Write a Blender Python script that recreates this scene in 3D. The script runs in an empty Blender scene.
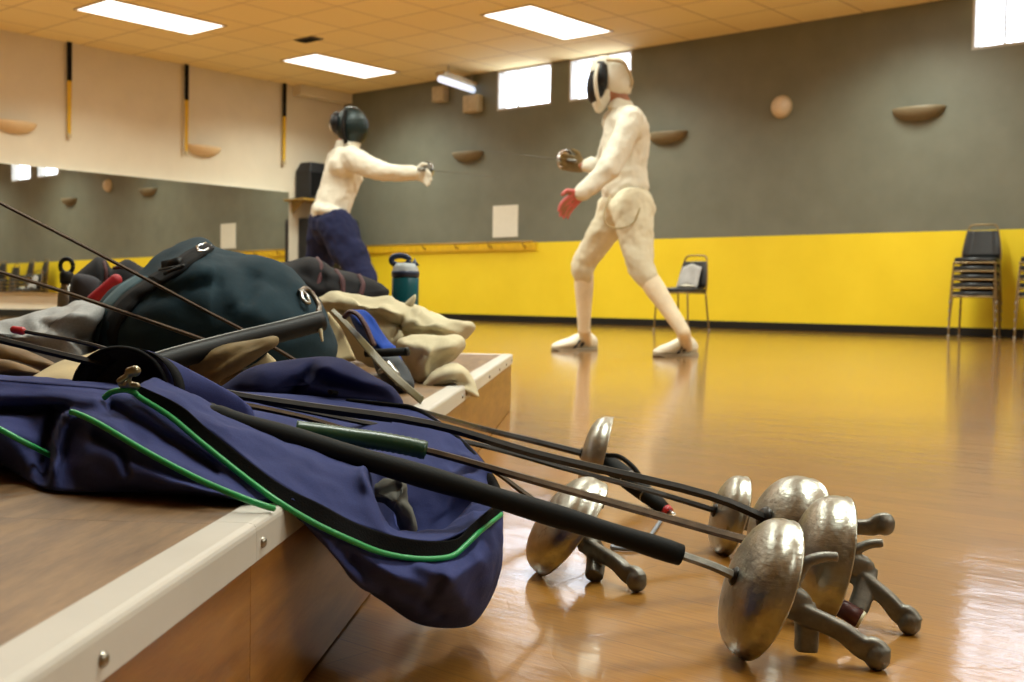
import bpy, math, random
import numpy as np
from mathutils import Vector, Matrix, noise
random.seed(7)
PI = math.pi
SC = bpy.context.scene
COL = SC.collection
V = Vector

# ------------------------------------------------------------------ camera
F_PX, PITCH, ROLL, TH, CAM_H = 1141.26, -.0355, .0158, .7105, .32
_c, _s = math.cos(ROLL), math.sin(ROLL)
_cp, _sp = math.cos(PITCH), math.sin(PITCH)
CF = V((0, _cp, _sp)); CR = V((_c, -_sp*_s, _cp*_s)); CU = V((-_s, -_sp*_c, _cp*_c))
CO = V((0, 0, CAM_H))
def ray(x, y): return CF + CR*((x-512)/F_PX) + CU*((341-y)/F_PX)
def P(x, y, d): return CO + ray(x, y)*d            # a point at depth d along the view axis
def PZ(x, y, z):
    r = ray(x, y); return CO + r*((z-CAM_H)/r.z)
cd = bpy.data.cameras.new('camera'); cam = bpy.data.objects.new('camera', cd); COL.objects.link(cam)
cam.matrix_world = Matrix(((CR.x, CU.x, -CF.x, CO.x), (CR.y, CU.y, -CF.y, CO.y), (CR.z, CU.z, -CF.z, CO.z), (0, 0, 0, 1)))
cd.sensor_width = 36; cd.lens = 36*F_PX/1024; cd.clip_start = .02; cd.clip_end = 200
cd.dof.use_dof = True; cd.dof.focus_distance = 1.12; cd.dof.aperture_fstop = 13
SC.camera = cam
SC.view_settings.view_transform = 'Standard'; SC.view_settings.look = 'None'
SC.view_settings.exposure = 0.0; SC.view_settings.gamma = 1; SC.view_settings.use_curve_mapping = False

# ------------------------------------------------------------------ materials
def lin(c):
    if isinstance(c, str):
        c = [int(c[i:i+2], 16)/255 for i in (0, 2, 4)]
        return tuple(x/12.92 if x <= .04045 else ((x+.055)/1.055)**2.4 for x in c)
    return tuple(c)
class NT:
    def __init__(s, name):
        s.m = bpy.data.materials.new(name); s.m.use_nodes = True
        s.t = s.m.node_tree; s.b = s.t.nodes['Principled BSDF']
        s.co = s.n('ShaderNodeTexCoord').outputs['Object']
    def n(s, ty, **kw):
        k = s.t.nodes.new(ty)
        for a, b in kw.items(): setattr(k, a, b)
        return k
    def l(s, a, b): s.t.links.new(a, b)
    def noise(s, scale, detail=4, co=None, rough=.55):
        k = s.n('ShaderNodeTexNoise'); k.inputs['Scale'].default_value = scale; k.inputs['Detail'].default_value = detail
        k.inputs['Roughness'].default_value = rough
        s.l(co or s.co, k.inputs['Vector']); return k.outputs['Fac']
    def ramp(s, fac, stops):
        k = s.n('ShaderNodeValToRGB'); e = k.color_ramp.elements
        while len(e) < len(stops): e.new(.5)
        for q, (p, c) in zip(e, stops): q.position = p; q.color = (*lin(c), 1)
        s.l(fac, k.inputs[0]); return k.outputs[0]
    def mix(s, f, a, b, bt='MIX'):
        k = s.n('ShaderNodeMix', data_type='RGBA', blend_type=bt)
        for i, v in ((0, f), (6, a), (7, b)):
            if hasattr(v, 'links'): s.l(v, k.inputs[i])
            elif i == 0: k.inputs[0].default_value = v
            else: k.inputs[i].default_value = (*lin(v), 1)
        return k.outputs[2]
    def math(s, op, a, b=0.):
        k = s.n('ShaderNodeMath', operation=op)
        for i, v in ((0, a), (1, b)):
            if hasattr(v, 'links'): s.l(v, k.inputs[i])
            else: k.inputs[i].default_value = v
        return k.outputs[0]
    def scale(s, v, co=None):
        k = s.n('ShaderNodeMapping'); k.inputs['Scale'].default_value = v; s.l(co or s.co, k.inputs[0]); return k.outputs[0]
    def bump(s, h, strength=.3, dist=.002, prev=None):
        k = s.n('ShaderNodeBump'); k.inputs['Strength'].default_value = strength; k.inputs['Distance'].default_value = dist
        s.l(h, k.inputs['Height'])
        if prev: s.l(prev, k.inputs['Normal'])
        s.l(k.outputs[0], s.b.inputs['Normal']); return k.outputs[0]
    def set(s, k, v):
        if hasattr(v, 'links'): s.l(v, s.b.inputs[k])
        else: s.b.inputs[k].default_value = v
def simple(name, col, rough=.6, metal=0., var=.12, vs=12, bs=None, bstr=.2, bdist=.001, sheen=0, coat=0, spec=None):
    t = NT(name); c = lin(col)
    a = tuple(max(0, x*(1-var)) for x in c); b = tuple(min(1, x*(1+var)) for x in c)
    t.set('Base Color', t.ramp(t.noise(vs), [(.3, a), (.7, b)]))
    t.set('Roughness', rough); t.set('Metallic', metal)
    if bs: t.bump(t.noise(bs, 3), bstr, bdist)
    if spec is not None: t.set('Specular IOR Level', spec)
    if sheen: t.set('Sheen Weight', sheen)
    if coat: t.set('Coat Weight', coat); t.set('Coat Roughness', .15)
    return t.m
def fabric(name, col, var=.14, weave=900, rough=.9, sheen=.0, vs=9):
    t = NT(name); c = lin(col)
    a = tuple(x*(1-var) for x in c); b = tuple(min(1, x*(1+var)) for x in c)
    base = t.ramp(t.noise(vs, 6), [(.3, a), (.7, b)])
    w = t.noise(weave, 1)
    t.set('Base Color', t.mix(.18, base, t.ramp(w, [(.35, tuple(x*.55 for x in c)), (.65, tuple(min(1, x*1.45) for x in c))])))
    t.set('Roughness', rough); t.set('Specular IOR Level', .25)
    b1 = t.bump(t.noise(38, 4), .25, .004); t.bump(w, .25, .0006, b1)
    return t.m
def emit(name, col, s):
    t = NT(name); t.set('Base Color', (*lin(col), 1)); t.set('Emission Color', (*lin(col), 1)); t.set('Emission Strength', s); return t.m

M = {}
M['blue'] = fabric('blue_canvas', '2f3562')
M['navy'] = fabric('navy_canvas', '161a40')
M['lining'] = fabric('blue_lining', '2d3460', rough=.9)
M['teal'] = fabric('teal_canvas', '152a33', var=.2)
M['tealrim'] = fabric('teal_rim', '4a626a')
M['black_fab'] = fabric('black_webbing', '070708', weave=500)
M['black'] = simple('black_plastic', '080807', .55, spec=.3)
M['black_rub'] = simple('black_rubber', '0a0b09', .7, bs=400, spec=.2)
M['green'] = simple('green_piping', '188a48', .4)
M['green_dk'] = simple('dark_green_plastic', '123a20', .35)
M['zip'] = simple('zipper_tape', '060505', .9, bs=600, bstr=.5, spec=.12)
M['brass'] = simple('zipper_metal', '8f8872', .32, 1)
M['steel_dk'] = simple('dark_blade_steel', '3c342c', .42, .85, var=.35, vs=60)
M['blade_br'] = simple('brown_blade_steel', '3a2d20', .4, .8, var=.35, vs=60)
M['blade_bk'] = simple('blackened_blade', '1d1a17', .4, .6, var=.4, vs=60)
M['cream'] = fabric('cream_canvas', 'b8ae90', weave=700, vs=5)
M['white_fab'] = fabric('white_canvas', 'dad6c6', weave=500, vs=5, var=.05)
M['breeches'] = fabric('cream_breeches', 'd4cdb4', weave=500, vs=5, var=.08)
M['sock'] = fabric('pale_sock', 'ebdcc0', weave=500)
M['navy_pants'] = fabric('navy_trousers', '1a1e3c', weave=500)
M['leather'] = simple('tan_leather', '74603a', .8, var=.25, vs=25, bs=220, bstr=.35)
M['leather_br'] = simple('brown_leather', '6a4f28', .7, var=.3, vs=30, bs=220, bstr=.35)
M['cuff'] = simple('cream_leather', 'a8956c', .75, var=.1, vs=18, bs=220, bstr=.25)
M['olive'] = simple('olive_strap', '6d6446', .45, var=.15, vs=30, bs=300)
M['maroon'] = simple('maroon_strap', '3a1512', .55)
M['red'] = simple('red_foam', 'a01522', .6, bs=300)
M['redtip'] = simple('red_rubber_tip', 'a81f26', .4)
M['charcoal'] = fabric('charcoal_canvas', '151416')
M['grey_fab'] = fabric('grey_canvas', '37363a')
M['redtrim'] = simple('red_trim', '3a0c10', .8)
M['silver_fab'] = fabric('silver_cloth', '8a8a88', weave=300, rough=.55)
M['royal'] = fabric('royal_blue_cloth', '1c3f92')
M['skin'] = simple('skin', 'cf8668', .5, var=.06)
M['hand'] = simple('flushed_skin', 'c2605a', .5, var=.08)
M['shoe'] = simple('white_shoe', 'ded8c4', .5, var=.05)
M['shoe_blk'] = simple('dark_shoe_trim', '22252e', .5)
M['sole'] = simple('grey_sole', '9d917a', .6)
M['mask_blk'] = simple('black_mask_mesh', '11151a', .45, .3, var=.3, vs=300, bs=700, bstr=.6)
M['mask_grn'] = simple('dark_green_mask_mesh', '122424', .4, .3, var=.3, vs=300, bs=700, bstr=.6)
M['thin_steel'] = simple('dull_thin_steel', '5d5a50', .5, .4)
M['chrome'] = simple('bright_steel', 'd8dbe0', .15, 1, var=.05)
M['steel'] = simple('brushed_steel', '9b9c98', .28, 1, var=.15, vs=40)
M['alu'] = simple('cast_alloy', '75726a', .5, .8, var=.25, vs=70, bs=260, bstr=.3)
M['screw'] = simple('screw_steel', '8f8a80', .3, 1)
M['trim'] = simple('ivory_paint', 'bdb8ae', .38, var=.05, vs=9, bs=90, bstr=.08)
M['wallwhite'] = simple('cream_wall_paint', 'd8cfba', .8, var=.03, vs=3, bs=120, bstr=.1)
M['beam'] = simple('beige_paint', 'bfa67c', .8, var=.05)
M['frame_br'] = simple('bronze_chair_frame', '806a44', .4, .4)
M['vinyl'] = simple('black_vinyl', '16191c', .42, bs=240, bstr=.2)
M['foot'] = simple('grey_glide', '8c8577', .5)
M['wood_rail'] = simple('oak_rail', '9c7c34', .45, var=.2, vs=30)
M['paper'] = simple('white_paper', 'dedccf', .8, var=.02)
M['papergrey'] = fabric('pale_grey_cloth', 'a9a9a8')
M['sconce'] = simple('bronze_bowl', '7b6f56', .55, var=.06)
M['sconce_pale'] = simple('cream_bowl', 'd9bd92', .55, var=.04)
M['ycol'] = simple('yellow_webbing', 'd3a916', .6)
M['vent'] = simple('grey_vent', '57503f', .6)
M['shadowbox'] = simple('black_cabinet', '15161a', .55)
M['pane'] = None
M['diffuser'] = emit('lit_diffuser', (1, .97, .90), 3.)
M['tube'] = emit('cool_tube', (.74, .82, 1), 1.1)
M['burgundy'] = simple('burgundy_grip', '4a1a18', .45)
M['bonewhite'] = simple('bone_white_cap', 'd8cfae', .4)
M['lid_blue'] = simple('navy_lid', '1b2a44', .35)
M['lid_grey'] = simple('grey_lid', '9aa0a0', .4)
M['offwhite'] = simple('offwhite_box', 'b5a583', .6)
M['coilgrey'] = simple('grey_cable', '6d7580', .4)

def mk_guard():
    t = NT('worn_guard_alloy')
    n1 = t.noise(26, 6); n2 = t.noise(140, 4)
    c = t.ramp(n1, [(.25, '8b8b82'), (.55, 'b4b4aa'), (.8, 'cccdc4')])
    sp = t.ramp(t.noise(75, 5), [(.62, (1, 1, 1)), (.74, (.42, .38, .32))])
    t.set('Base Color', t.mix(1., c, sp, 'MULTIPLY')); t.set('Metallic', 1.)
    t.set('Roughness', t.math('ADD', t.math('MULTIPLY', n2, .28), .2))
    sc = t.n('ShaderNodeTexNoise'); sc.inputs['Scale'].default_value = 90; sc.inputs['Detail'].default_value = 5
    t.l(t.scale((1, 1, 5)), sc.inputs['Vector'])
    b = t.bump(n2, .3, .0012); b = t.bump(sc.outputs['Fac'], .3, .001, b); t.bump(t.noise(34, 3), .25, .004, b)
    return t.m
M['guard'] = mk_guard()
def mk_blue_bottle():
    t = NT('teal_bottle_plastic'); t.set('Base Color', (*lin('0f5560'), 1)); t.set('Roughness', .2); t.set('Transmission Weight', .25)
    return t.m
M['bottle'] = mk_blue_bottle()
def mk_floor():
    t = NT('varnished_gym_floor')
    br = t.n('ShaderNodeTexBrick'); br.offset = .37; br.squash = 1
    for k, v in (('Scale', 1), ('Mortar Size', .0011), ('Mortar Smooth', .3), ('Bias', 0.), ('Brick Width', 1.1), ('Row Height', .058)): br.inputs[k].default_value = v
    br.inputs['Color1'].default_value = (*lin('9a6c22'), 1); br.inputs['Color2'].default_value = (*lin('845a1c'), 1); br.inputs['Mortar'].default_value = (*lin('5a3a12'), 1)
    t.l(t.co, br.inputs['Vector'])
    gr = t.noise(14, 7, t.scale((1.2, 22, 1)))
    c = t.mix(.5, br.outputs['Color'], t.ramp(gr, [(.3, '7c4c10'), (.7, 'b4802a')]))
    big = t.ramp(t.noise(1.7, 4), [(.3, (.82, .8, .78)), (.7, (1.08, 1.05, 1))])
    t.set('Base Color', t.mix(1., c, big, 'MULTIPLY'))
    t.set('Roughness', .38)
    t.set('Coat Weight', 1.); t.set('Coat IOR', 1.5)
    smear = t.noise(9, 6, t.scale((1.5, 6, 1)))
    t.set('Coat Roughness', t.ramp(smear, [(.35, (.04,)*3), (.75, (.13,)*3)]))
    sc = t.n('ShaderNodeTexVoronoi', feature='DISTANCE_TO_EDGE'); sc.inputs['Scale'].default_value = 9
    w = t.n('ShaderNodeTexNoise'); w.inputs['Scale'].default_value = 3; t.l(t.co, w.inputs['Vector'])
    t.l(t.mix(.35, t.co, w.outputs['Color']), sc.inputs['Vector'])
    scr = t.ramp(sc.outputs['Distance'], [(.0, (0, 0, 0)), (.012, (1, 1, 1))])
    h = t.math('ADD', t.math('MULTIPLY', t.noise(5, 5, t.scale((1, 3, 1))), 1.), t.math('MULTIPLY', scr, .05))
    h = t.math('ADD', h, t.math('MULTIPLY', t.noise(120, 4, t.scale((1, 3, 1))), .10))
    k = t.bump(h, .085, .012)
    t.l(k, t.b.inputs['Coat Normal'])
    return t.m
M['floor'] = mk_floor()
def mk_ceiling():
    t = NT('tan_ceiling_tiles')
    br = t.n('ShaderNodeTexBrick'); br.offset = 0
    for k, v in (('Scale', 1), ('Mortar Size', .014), ('Mortar Smooth', .2), ('Brick Width', .8), ('Row Height', .8)): br.inputs[k].default_value = v
    br.inputs['Color1'].default_value = (*lin('f2dfa4'), 1); br.inputs['Color2'].default_value = (*lin('ecd79a'), 1); br.inputs['Mortar'].default_value = (*lin('c2ab7c'), 1)
    k = t.n('ShaderNodeMapping'); k.inputs['Location'].default_value = (.3, .0, 0); t.l(t.co, k.inputs[0]); t.l(k.outputs[0], br.inputs['Vector'])
    t.set('Base Color', t.mix(.12, br.outputs['Color'], t.ramp(t.noise(60, 4), [(.3, 'c9b68a'), (.7, 'f2e6c6')])))
    t.set('Roughness', .9); t.bump(t.noise(160, 3), .3, .003)
    return t.m
M['ceiling'] = mk_ceiling()
def mk_graywall():
    t = NT('grey_over_yellow_wall_paint')
    z = t.n('ShaderNodeSeparateXYZ'); t.l(t.co, z.inputs[0])
    st = t.math('GREATER_THAN', z.outputs['Z'], 1.182)
    g = t.ramp(t.noise(2.5, 4), [(.3, '686a5c'), (.7, '727466')]); y = t.ramp(t.noise(2, 3), [(.3, 'e6ca1c'), (.7, 'ecd124')])
    t.set('Base Color', t.mix(st, y, g)); t.set('Roughness', .55)
    br = t.n('ShaderNodeTexBrick'); br.inputs['Scale'].default_value = 1; br.inputs['Brick Width'].default_value = .4; br.inputs['Row Height'].default_value = .2; br.inputs['Mortar Size'].default_value = .006
    s2 = t.n('ShaderNodeCombineXYZ'); t.l(z.outputs['X'], s2.inputs[0]); t.l(z.outputs['Z'], s2.inputs[1]); t.l(s2.outputs[0], br.inputs['Vector'])
    b = t.bump(t.noise(70, 4), .12, .002)
    return t.m
M['graywall'] = mk_graywall()
def mk_ply(name, a, b, c, rough, sx):
    t = NT(name); gr = t.noise(7, 8, t.scale(sx)); fine = t.noise(60, 4, t.scale(sx))
    col = t.ramp(gr, [(.3, a), (.5, b), (.72, c)])
    t.set('Base Color', t.mix(.25, col, t.ramp(fine, [(.3, a), (.7, c)]))); t.set('Roughness', rough); t.bump(fine, .12, .001)
    return t.m
M['plytop'] = mk_ply('worn_plywood_top', '4c3722', '70563a', '94744e', .38, (7, 1.0, 7))
M['plyside'] = mk_ply('orange_plywood_side', '6b4214', '86571c', '9a6a28', .35, (6, 1.0, 9))
def mk_mirror():
    t = NT('mirror_glass'); t.set('Base Color', (.80, .80, .76, 1)); t.set('Metallic', 1); t.set('Roughness', .015); return t.m
M['mirror'] = mk_mirror()
def mk_pane():
    m = bpy.data.materials.new('window_glass'); m.use_nodes = True; t = m.node_tree; t.nodes.clear()
    o = t.nodes.new('ShaderNodeOutputMaterial'); mx = t.nodes.new('ShaderNodeMixShader'); a = t.nodes.new('ShaderNodeBsdfTransparent'); b = t.nodes.new('ShaderNodeBsdfGlossy')
    b.inputs['Roughness'].default_value = .02; mx.inputs[0].default_value = .07
    t.links.new(a.outputs[0], mx.inputs[1]); t.links.new(b.outputs[0], mx.inputs[2]); t.links.new(mx.outputs[0], o.inputs[0]); return m
M['pane'] = mk_pane()
M['baseblk'] = simple('black_rubber_base', '0d0f0e', .4, var=.1)

# ------------------------------------------------------------------ mesh helpers
class MB:
    def __init__(s): s.v = []; s.f = []
    def add(s, vs, fs):
        o = len(s.v); s.v += [V(v) for v in vs]; s.f += [tuple(i+o for i in f) for f in fs]; return s
    def box(s, a, b):
        (x0, y0, z0), (x1, y1, z1) = a, b
        return s.add([(x0, y0, z0), (x1, y0, z0), (x1, y1, z0), (x0, y1, z0), (x0, y0, z1), (x1, y0, z1), (x1, y1, z1), (x0, y1, z1)],
                     [(3, 2, 1, 0), (4, 5, 6, 7), (0, 1, 5, 4), (1, 2, 6, 5), (2, 3, 7, 6), (3, 0, 4, 7)])
    def loft(s, rings, closed=True, caps=True):
        n = len(rings[0]); vs = [v for r in rings for v in r]; fs = []
        for i in range(len(rings)-1):
            for j in range(n if closed else n-1):
                k = (j+1) % n
                fs.append((i*n+j, i*n+k, (i+1)*n+k, (i+1)*n+j))
        if caps and closed: fs += [tuple(range(n))[::-1], tuple((len(rings)-1)*n+j for j in range(n))]
        return s.add(vs, fs)
    def tube(s, pts, r, n=10, ry=None, up=None, caps=True, sq=1.):
        """sweep along pts; r / ry: radius or list (two half axes)"""
        pts = [V(p) for p in pts]; m = len(pts)
        R = r if isinstance(r, (list, tuple)) else [r]*m
        RY = R if ry is None else (ry if isinstance(ry, (list, tuple)) else [ry]*m)
        rings = []; N = None
        for i in range(m):
            t = (pts[min(i+1, m-1)]-pts[max(i-1, 0)]).normalized()
            if N is None:
                u = V(up) if up is not None else (V((0, 0, 1)) if abs(t.z) < .9 else V((1, 0, 0)))
                N = (u-t*u.dot(t)).normalized()
            else: N = (N-t*N.dot(t)).normalized()
            B = t.cross(N)
            pw = lambda c: math.copysign(abs(c)**sq, c)
            rings.append([pts[i]+N*(RY[i]*pw(math.cos(a)))+B*(R[i]*pw(math.sin(a))) for a in [2*PI*(j+.5)/n for j in range(n)]])
        return s.loft(rings, True, caps)
    def capsule(s, a, b, ra, rb, n=14, sq=1.):
        a, b = V(a), V(b); d = (b-a); L = d.length
        t = d.normalized() if L > 1e-6 else V((0, 0, 1)); pts = []; rr = []
        for k in range(1, 6):
            q = PI/2*k/5; pts.append(a-t*ra*math.cos(q)); rr.append(max(1e-4, ra*math.sin(q)))
        for k in range(0, 5):
            q = PI/2*k/5; pts.append(b+t*rb*math.sin(q)); rr.append(max(1e-4, rb*math.cos(q)))
        return s.tube(pts, rr, n)
    def ball(s, c, r, n=14, m=9):
        c = V(c); r = r if isinstance(r, (tuple, list)) else (r, r, r)
        rings = [[c+V((r[0]*math.sin(q)*math.cos(a), r[1]*math.sin(q)*math.sin(a), r[2]*math.cos(q))) for a in [2*PI*j/n for j in range(n)]] for q in [PI*(k+.02)/(m+.04) for k in range(m+1)]]
        return s.loft([x[::-1] for x in rings])
    def lathe(s, prof, n=32, M4=None, caps=False):
        """prof: (r, h) about local Z"""
        M4 = M4 or Matrix()
        return s.loft([[M4 @ V((r*math.cos(a), r*math.sin(a), h)) for a in [2*PI*j/n for j in range(n)]] for r, h in prof], True, caps)
    def xf(s, M4): s.v = [M4 @ v for v in s.v]; return s
def cr1(p, t, closed=False):
    n = len(p)
    if closed: i = int(math.floor(t)); u = t-i; g = lambda k: p[(i+k) % n]
    else:
        t = max(0, min(n-1-1e-9, t)); i = int(t); u = t-i
        g = lambda k: p[i+k] if 0 <= i+k < n else (p[0]*2-p[1] if i+k < 0 else p[n-1]*2-p[n-2])
    a, b, c, d = g(-1), g(0), g(1), g(2)
    return (b*2+(c-a)*u+(a*2-b*5+c*4-d)*u*u+(b*3-a-c*3+d)*u**3)*.5
def spline(pts, n, closed=False):
    p = [V(q) for q in pts]
    if closed: return [cr1(p, len(p)*i/n, True) for i in range(n)]
    return [cr1(p, (len(p)-1)*i/(n-1)) for i in range(n)]
def ppx(pts): return [P(*q) for q in pts]
def psp(pts, n): return ppx([tuple(q) for q in spline(pts, n)])      # a curve given by picture x, y and depth
def wrinkle(v, amp, sc, seed=0.):
    q = v*sc+V((seed, seed*1.7, -seed)); return noise.noise_vector(q)*amp+noise.noise_vector(q*2.3)*(amp*.45)
FLOORZ = .1645
def keep(v, zmin):
    return v if v.z >= zmin else V((v.x, v.y, zmin+.0003*abs(math.sin(v.x*91+v.y*57))))

def link(name, me, mat, parent, smooth=True):
    o = bpy.data.objects.new(name, me); COL.objects.link(o)
    if mat: me.materials.append(mat)
    if smooth:
        for p in me.polygons: p.use_smooth = True
    if parent is not None: o.parent = parent
    return o
WLOC = {}
FT = {}
def fold_tex(sz):
    if sz not in FT:
        FT[sz] = bpy.data.textures.new('folds', 'CLOUDS'); FT[sz].noise_scale = sz; FT[sz].noise_depth = 2
    return FT[sz]
def obj(name, mb, mat, parent=None, smooth=True, folds=None, auto=None, local=False, solid=0, off=0, bevel=0, sub=0, remesh=0, relax=0):
    vs = mb.v
    if parent is not None and not local:
        o = WLOC.get(parent.name, V((0, 0, 0))); vs = [v-o for v in vs]
    me = bpy.data.meshes.new(name); me.from_pydata([tuple(v) for v in vs], [], mb.f); me.update()
    ob = link(name, me, mat, parent, smooth)
    if parent is not None: WLOC[ob.name] = V((0, 0, 0)) if local else WLOC.get(parent.name, V((0, 0, 0))).copy()
    if remesh:
        m = ob.modifiers.new('remesh', 'REMESH'); m.mode = 'VOXEL'; m.voxel_size = remesh; m.use_smooth_shade = True
        if relax: k = ob.modifiers.new('relax', 'SMOOTH'); k.iterations = relax; k.factor = .5
    if folds:
        m = ob.modifiers.new('folds', 'DISPLACE'); m.texture = fold_tex(folds[1]); m.strength = folds[0]; m.mid_level = .5; m.texture_coords = 'LOCAL'
    if solid: m = ob.modifiers.new('thickness', 'SOLIDIFY'); m.thickness = solid; m.offset = off
    if bevel:
        m = ob.modifiers.new('bevel', 'BEVEL'); m.width = bevel; m.segments = 2; m.limit_method = 'ANGLE'
        m.harden_normals = False
    if sub: m = ob.modifiers.new('sub', 'SUBSURF'); m.levels = m.render_levels = sub
    if auto is not None:
        with bpy.context.temp_override(object=ob, active_object=ob, selected_objects=[ob], selected_editable_objects=[ob]):
            try: bpy.ops.object.shade_auto_smooth(angle=math.radians(auto))
            except Exception: me.shade_flat() if hasattr(me, 'shade_flat') else None
    return ob
def tag(o, label, cat, group=None, kind=None):
    o['label'] = label; o['category'] = cat
    if group: o['group'] = group
    if kind: o['kind'] = kind
    return o
def thing(name, label, cat, loc, group=None):
    o = bpy.data.objects.new(name, None); COL.objects.link(o); o.location = loc; o.empty_display_size = .05
    WLOC[o.name] = V(loc); return tag(o, label, cat, group)
def struct(o): o['kind'] = 'structure'; return o
def copy_tree(o, parent=None):
    c = o.copy(); COL.objects.link(c)
    if parent is not None: c.parent = parent
    for ch in list(o.children): copy_tree(ch, c)
    return c

# ------------------------------------------------------------------ room (local axes: X along the grey wall, Y out of the room through it)
H = 3.784
_r = ray(343, 200); _a = math.atan2(_r.x, _r.y); CN = V((math.sin(_a), math.cos(_a), 0))*(62.1747*CAM_H)
RM = Matrix.Translation(CN) @ Matrix.Rotation(-TH, 4, 'Z')
def rp(s, m, z): return RM @ V((s, -m, z))
def room_obj(name, mb, mat, **k):
    o = obj(name, mb, mat, None, **k); o.matrix_world = RM; return o
XE, YE = 22., 21.
struct(room_obj('floor', MB().box((-.3, -YE-.3, -.2), (XE+.3, .3, 0)), M['floor'], smooth=False))
struct(room_obj('ceiling', MB().box((-.3, -YE-.3, H), (XE+.3, .3, H+.2)), M['ceiling'], smooth=False))
WIN = [(3.5, 4.56), (4.88, 5.97), (10.55, 11.62), (11.95, 13.0)]
WZ = 3.18
g = MB().box((-.25, 0, 0), (XE+.25, .22, WZ)); x = -.25
for a, b in WIN: g.box((x, 0, WZ), (a, .22, H)); x = b
g.box((x, 0, WZ), (XE+.25, .22, H))
struct(room_obj('wall_back', g, M['graywall'], smooth=False))
struct(room_obj('wall_left', MB().box((-.25, -YE, 0), (0, 0, H)), M['wallwhite'], smooth=False))
struct(room_obj('wall_right', MB().box((XE, -YE, 0), (XE+.25, 0, H)), M['wallwhite'], smooth=False))
struct(room_obj('wall_front', MB().box((-.25, -YE-.25, 0), (XE+.25, -YE, H)), M['wallwhite'], smooth=False))
struct(room_obj('baseboard_back', MB().box((.002, -.012, .001), (XE, -.0, .097)), M['baseblk'], smooth=False, bevel=.004))
struct(room_obj('baseboard_left', MB().box((0, -YE, .001), (.012, -.014, .097)), M['baseblk'], smooth=False, bevel=.004))
for i, (a, b) in enumerate(WIN):
    fr = MB(); t = .03; y0, y1 = .004, .19
    fr.box((a, y0, WZ), (b, y1, WZ+t)); fr.box((a, y0, H-t), (b, y1, H)); fr.box((a, y0, WZ+t), (a+t, y1, H-t)); fr.box((b-t, y0, WZ+t), (b, y1, H-t))
    fr.box((a+.30, .125, WZ+t), (a+.325, .165, H-t))
    w = struct(room_obj('window_%d' % (i+1), fr, M['trim'], smooth=False))
    p = obj('pane', MB().box((a+t, .142, WZ+t), (b-t, .148, H-t)), M['pane'], w, smooth=False, local=True)
# mirror on the white wall, a hair out of parallel
MR = Matrix.Translation(rp(.147, 1.27, 0)) @ Matrix.Rotation(-TH, 4, 'Z') @ Matrix.Rotation(-.0115, 4, 'Z') @ Matrix.Rotation(-.0058, 4, 'Y')
mir = obj('wall_mirror', MB().add([(-.142, 0, .325), (0, 0, .325), (0, -13., .325), (-.005, -13., .325), (-.142, 0, 2.02), (0, 0, 2.02), (0, -13., 2.02), (-.005, -13., 2.02)], [(0, 1, 2, 3), (7, 6, 5, 4), (0, 4, 5, 1), (1, 5, 6, 2), (2, 6, 7, 3), (3, 7, 4, 0)]), M['mirror'], None, smooth=False); mir.matrix_world = MR
tag(mir, 'long frameless dance mirror covering the cream left wall', 'mirror')
# world
w = bpy.data.worlds.new('world'); SC.world = w; w.use_nodes = True
bg = w.node_tree.nodes['Background']; bg.inputs[0].default_value = (.74, .84, 1, 1); bg.inputs[1].default_value = 8.

# beige bulkhead by the far corner of the ceiling
o = room_obj('bulkhead', MB().box((.0, -1.1, 3.62), (.22, -.001, H-.001)), M['wallwhite'], smooth=False, bevel=.006)
o.name = 'trim_1'; struct(o)

# ------------------------------------------------------------------ ceiling lights
def ceiling_light():
    r = bpy.data.objects.new('ceiling_light', None); COL.objects.link(r)
    f = MB(); hx, hy, t = .375, .80, .03
    f.box((-hx-t, -hy-t, -.012), (hx+t, -hy, 0)); f.box((-hx-t, hy, -.012), (hx+t, hy+t, 0)); f.box((-hx-t, -hy, -.012), (-hx, hy, 0)); f.box((hx, -hy, -.012), (hx+t, hy, 0))
    obj('frame', f, M['offwhite'], r, smooth=False, local=True)
    obj('diffuser', MB().box((-hx, -hy, -.008), (hx, hy, -.001)), M['diffuser'], r, smooth=False, local=True)
    return r
cl0 = ceiling_light(); first = True; LAMP = []
seen = {(0, 0): 'bright ceiling light panel nearest the far corner of the room', (0, 1): 'bright ceiling light panel at the upper left, cut by the top of the photo',
        (1, 0): 'bright ceiling light panel above the two clerestory windows, right of the other panels'}
for i in range(5):
    for j in range(4):
        o = cl0 if first else copy_tree(cl0); first = False
        s = 1.85+4.1*i; m = 1.66+3.4*j if j < 3 else 11.0  # unseen last row set off the grid to light the foreground from behind
        if (i, j) == (0, 1): s = 2.22
        if (i, j) == (1, 0): s, m = 6.0, 1.86
        o.matrix_world = RM @ Matrix.Translation((s, -m, H-.0005))
        ld = bpy.data.lights.new('troffer_lamp', 'AREA') if not LAMP else LAMP[0]
        if not LAMP:
            LAMP.append(ld); ld.shape = 'RECTANGLE'; ld.size = .72; ld.size_y = 1.55; ld.energy = 82; ld.color = (.94, 1, .90); ld.spread = math.radians(138)
        lo = bpy.data.objects.new('troffer_lamp', ld); COL.objects.link(lo)
        lo.matrix_world = RM @ Matrix.Translation((s, -m, H-.016))
        tag(o, seen.get((i, j), 'ceiling light panel out of view overhead in the gym'), 'ceiling light', 'recessed ceiling lights')
v = thing('ceiling_vent', 'small dark vent set in the tan ceiling between the light panels', 'vent', rp(2.86, 3.1, H))
v.rotation_euler = (0, 0, -TH)
obj('frame', MB().box((-.19, -.1, -.012), (.19, .1, 0)), M['vent'], v, smooth=False, local=True)
f = MB()
for k in range(5): f.box((-.16, -.075+k*.034, -.022), (.16, -.065+k*.034, -.0121))
obj('louvre', f, M['black'], v, smooth=False, local=True)

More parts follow.
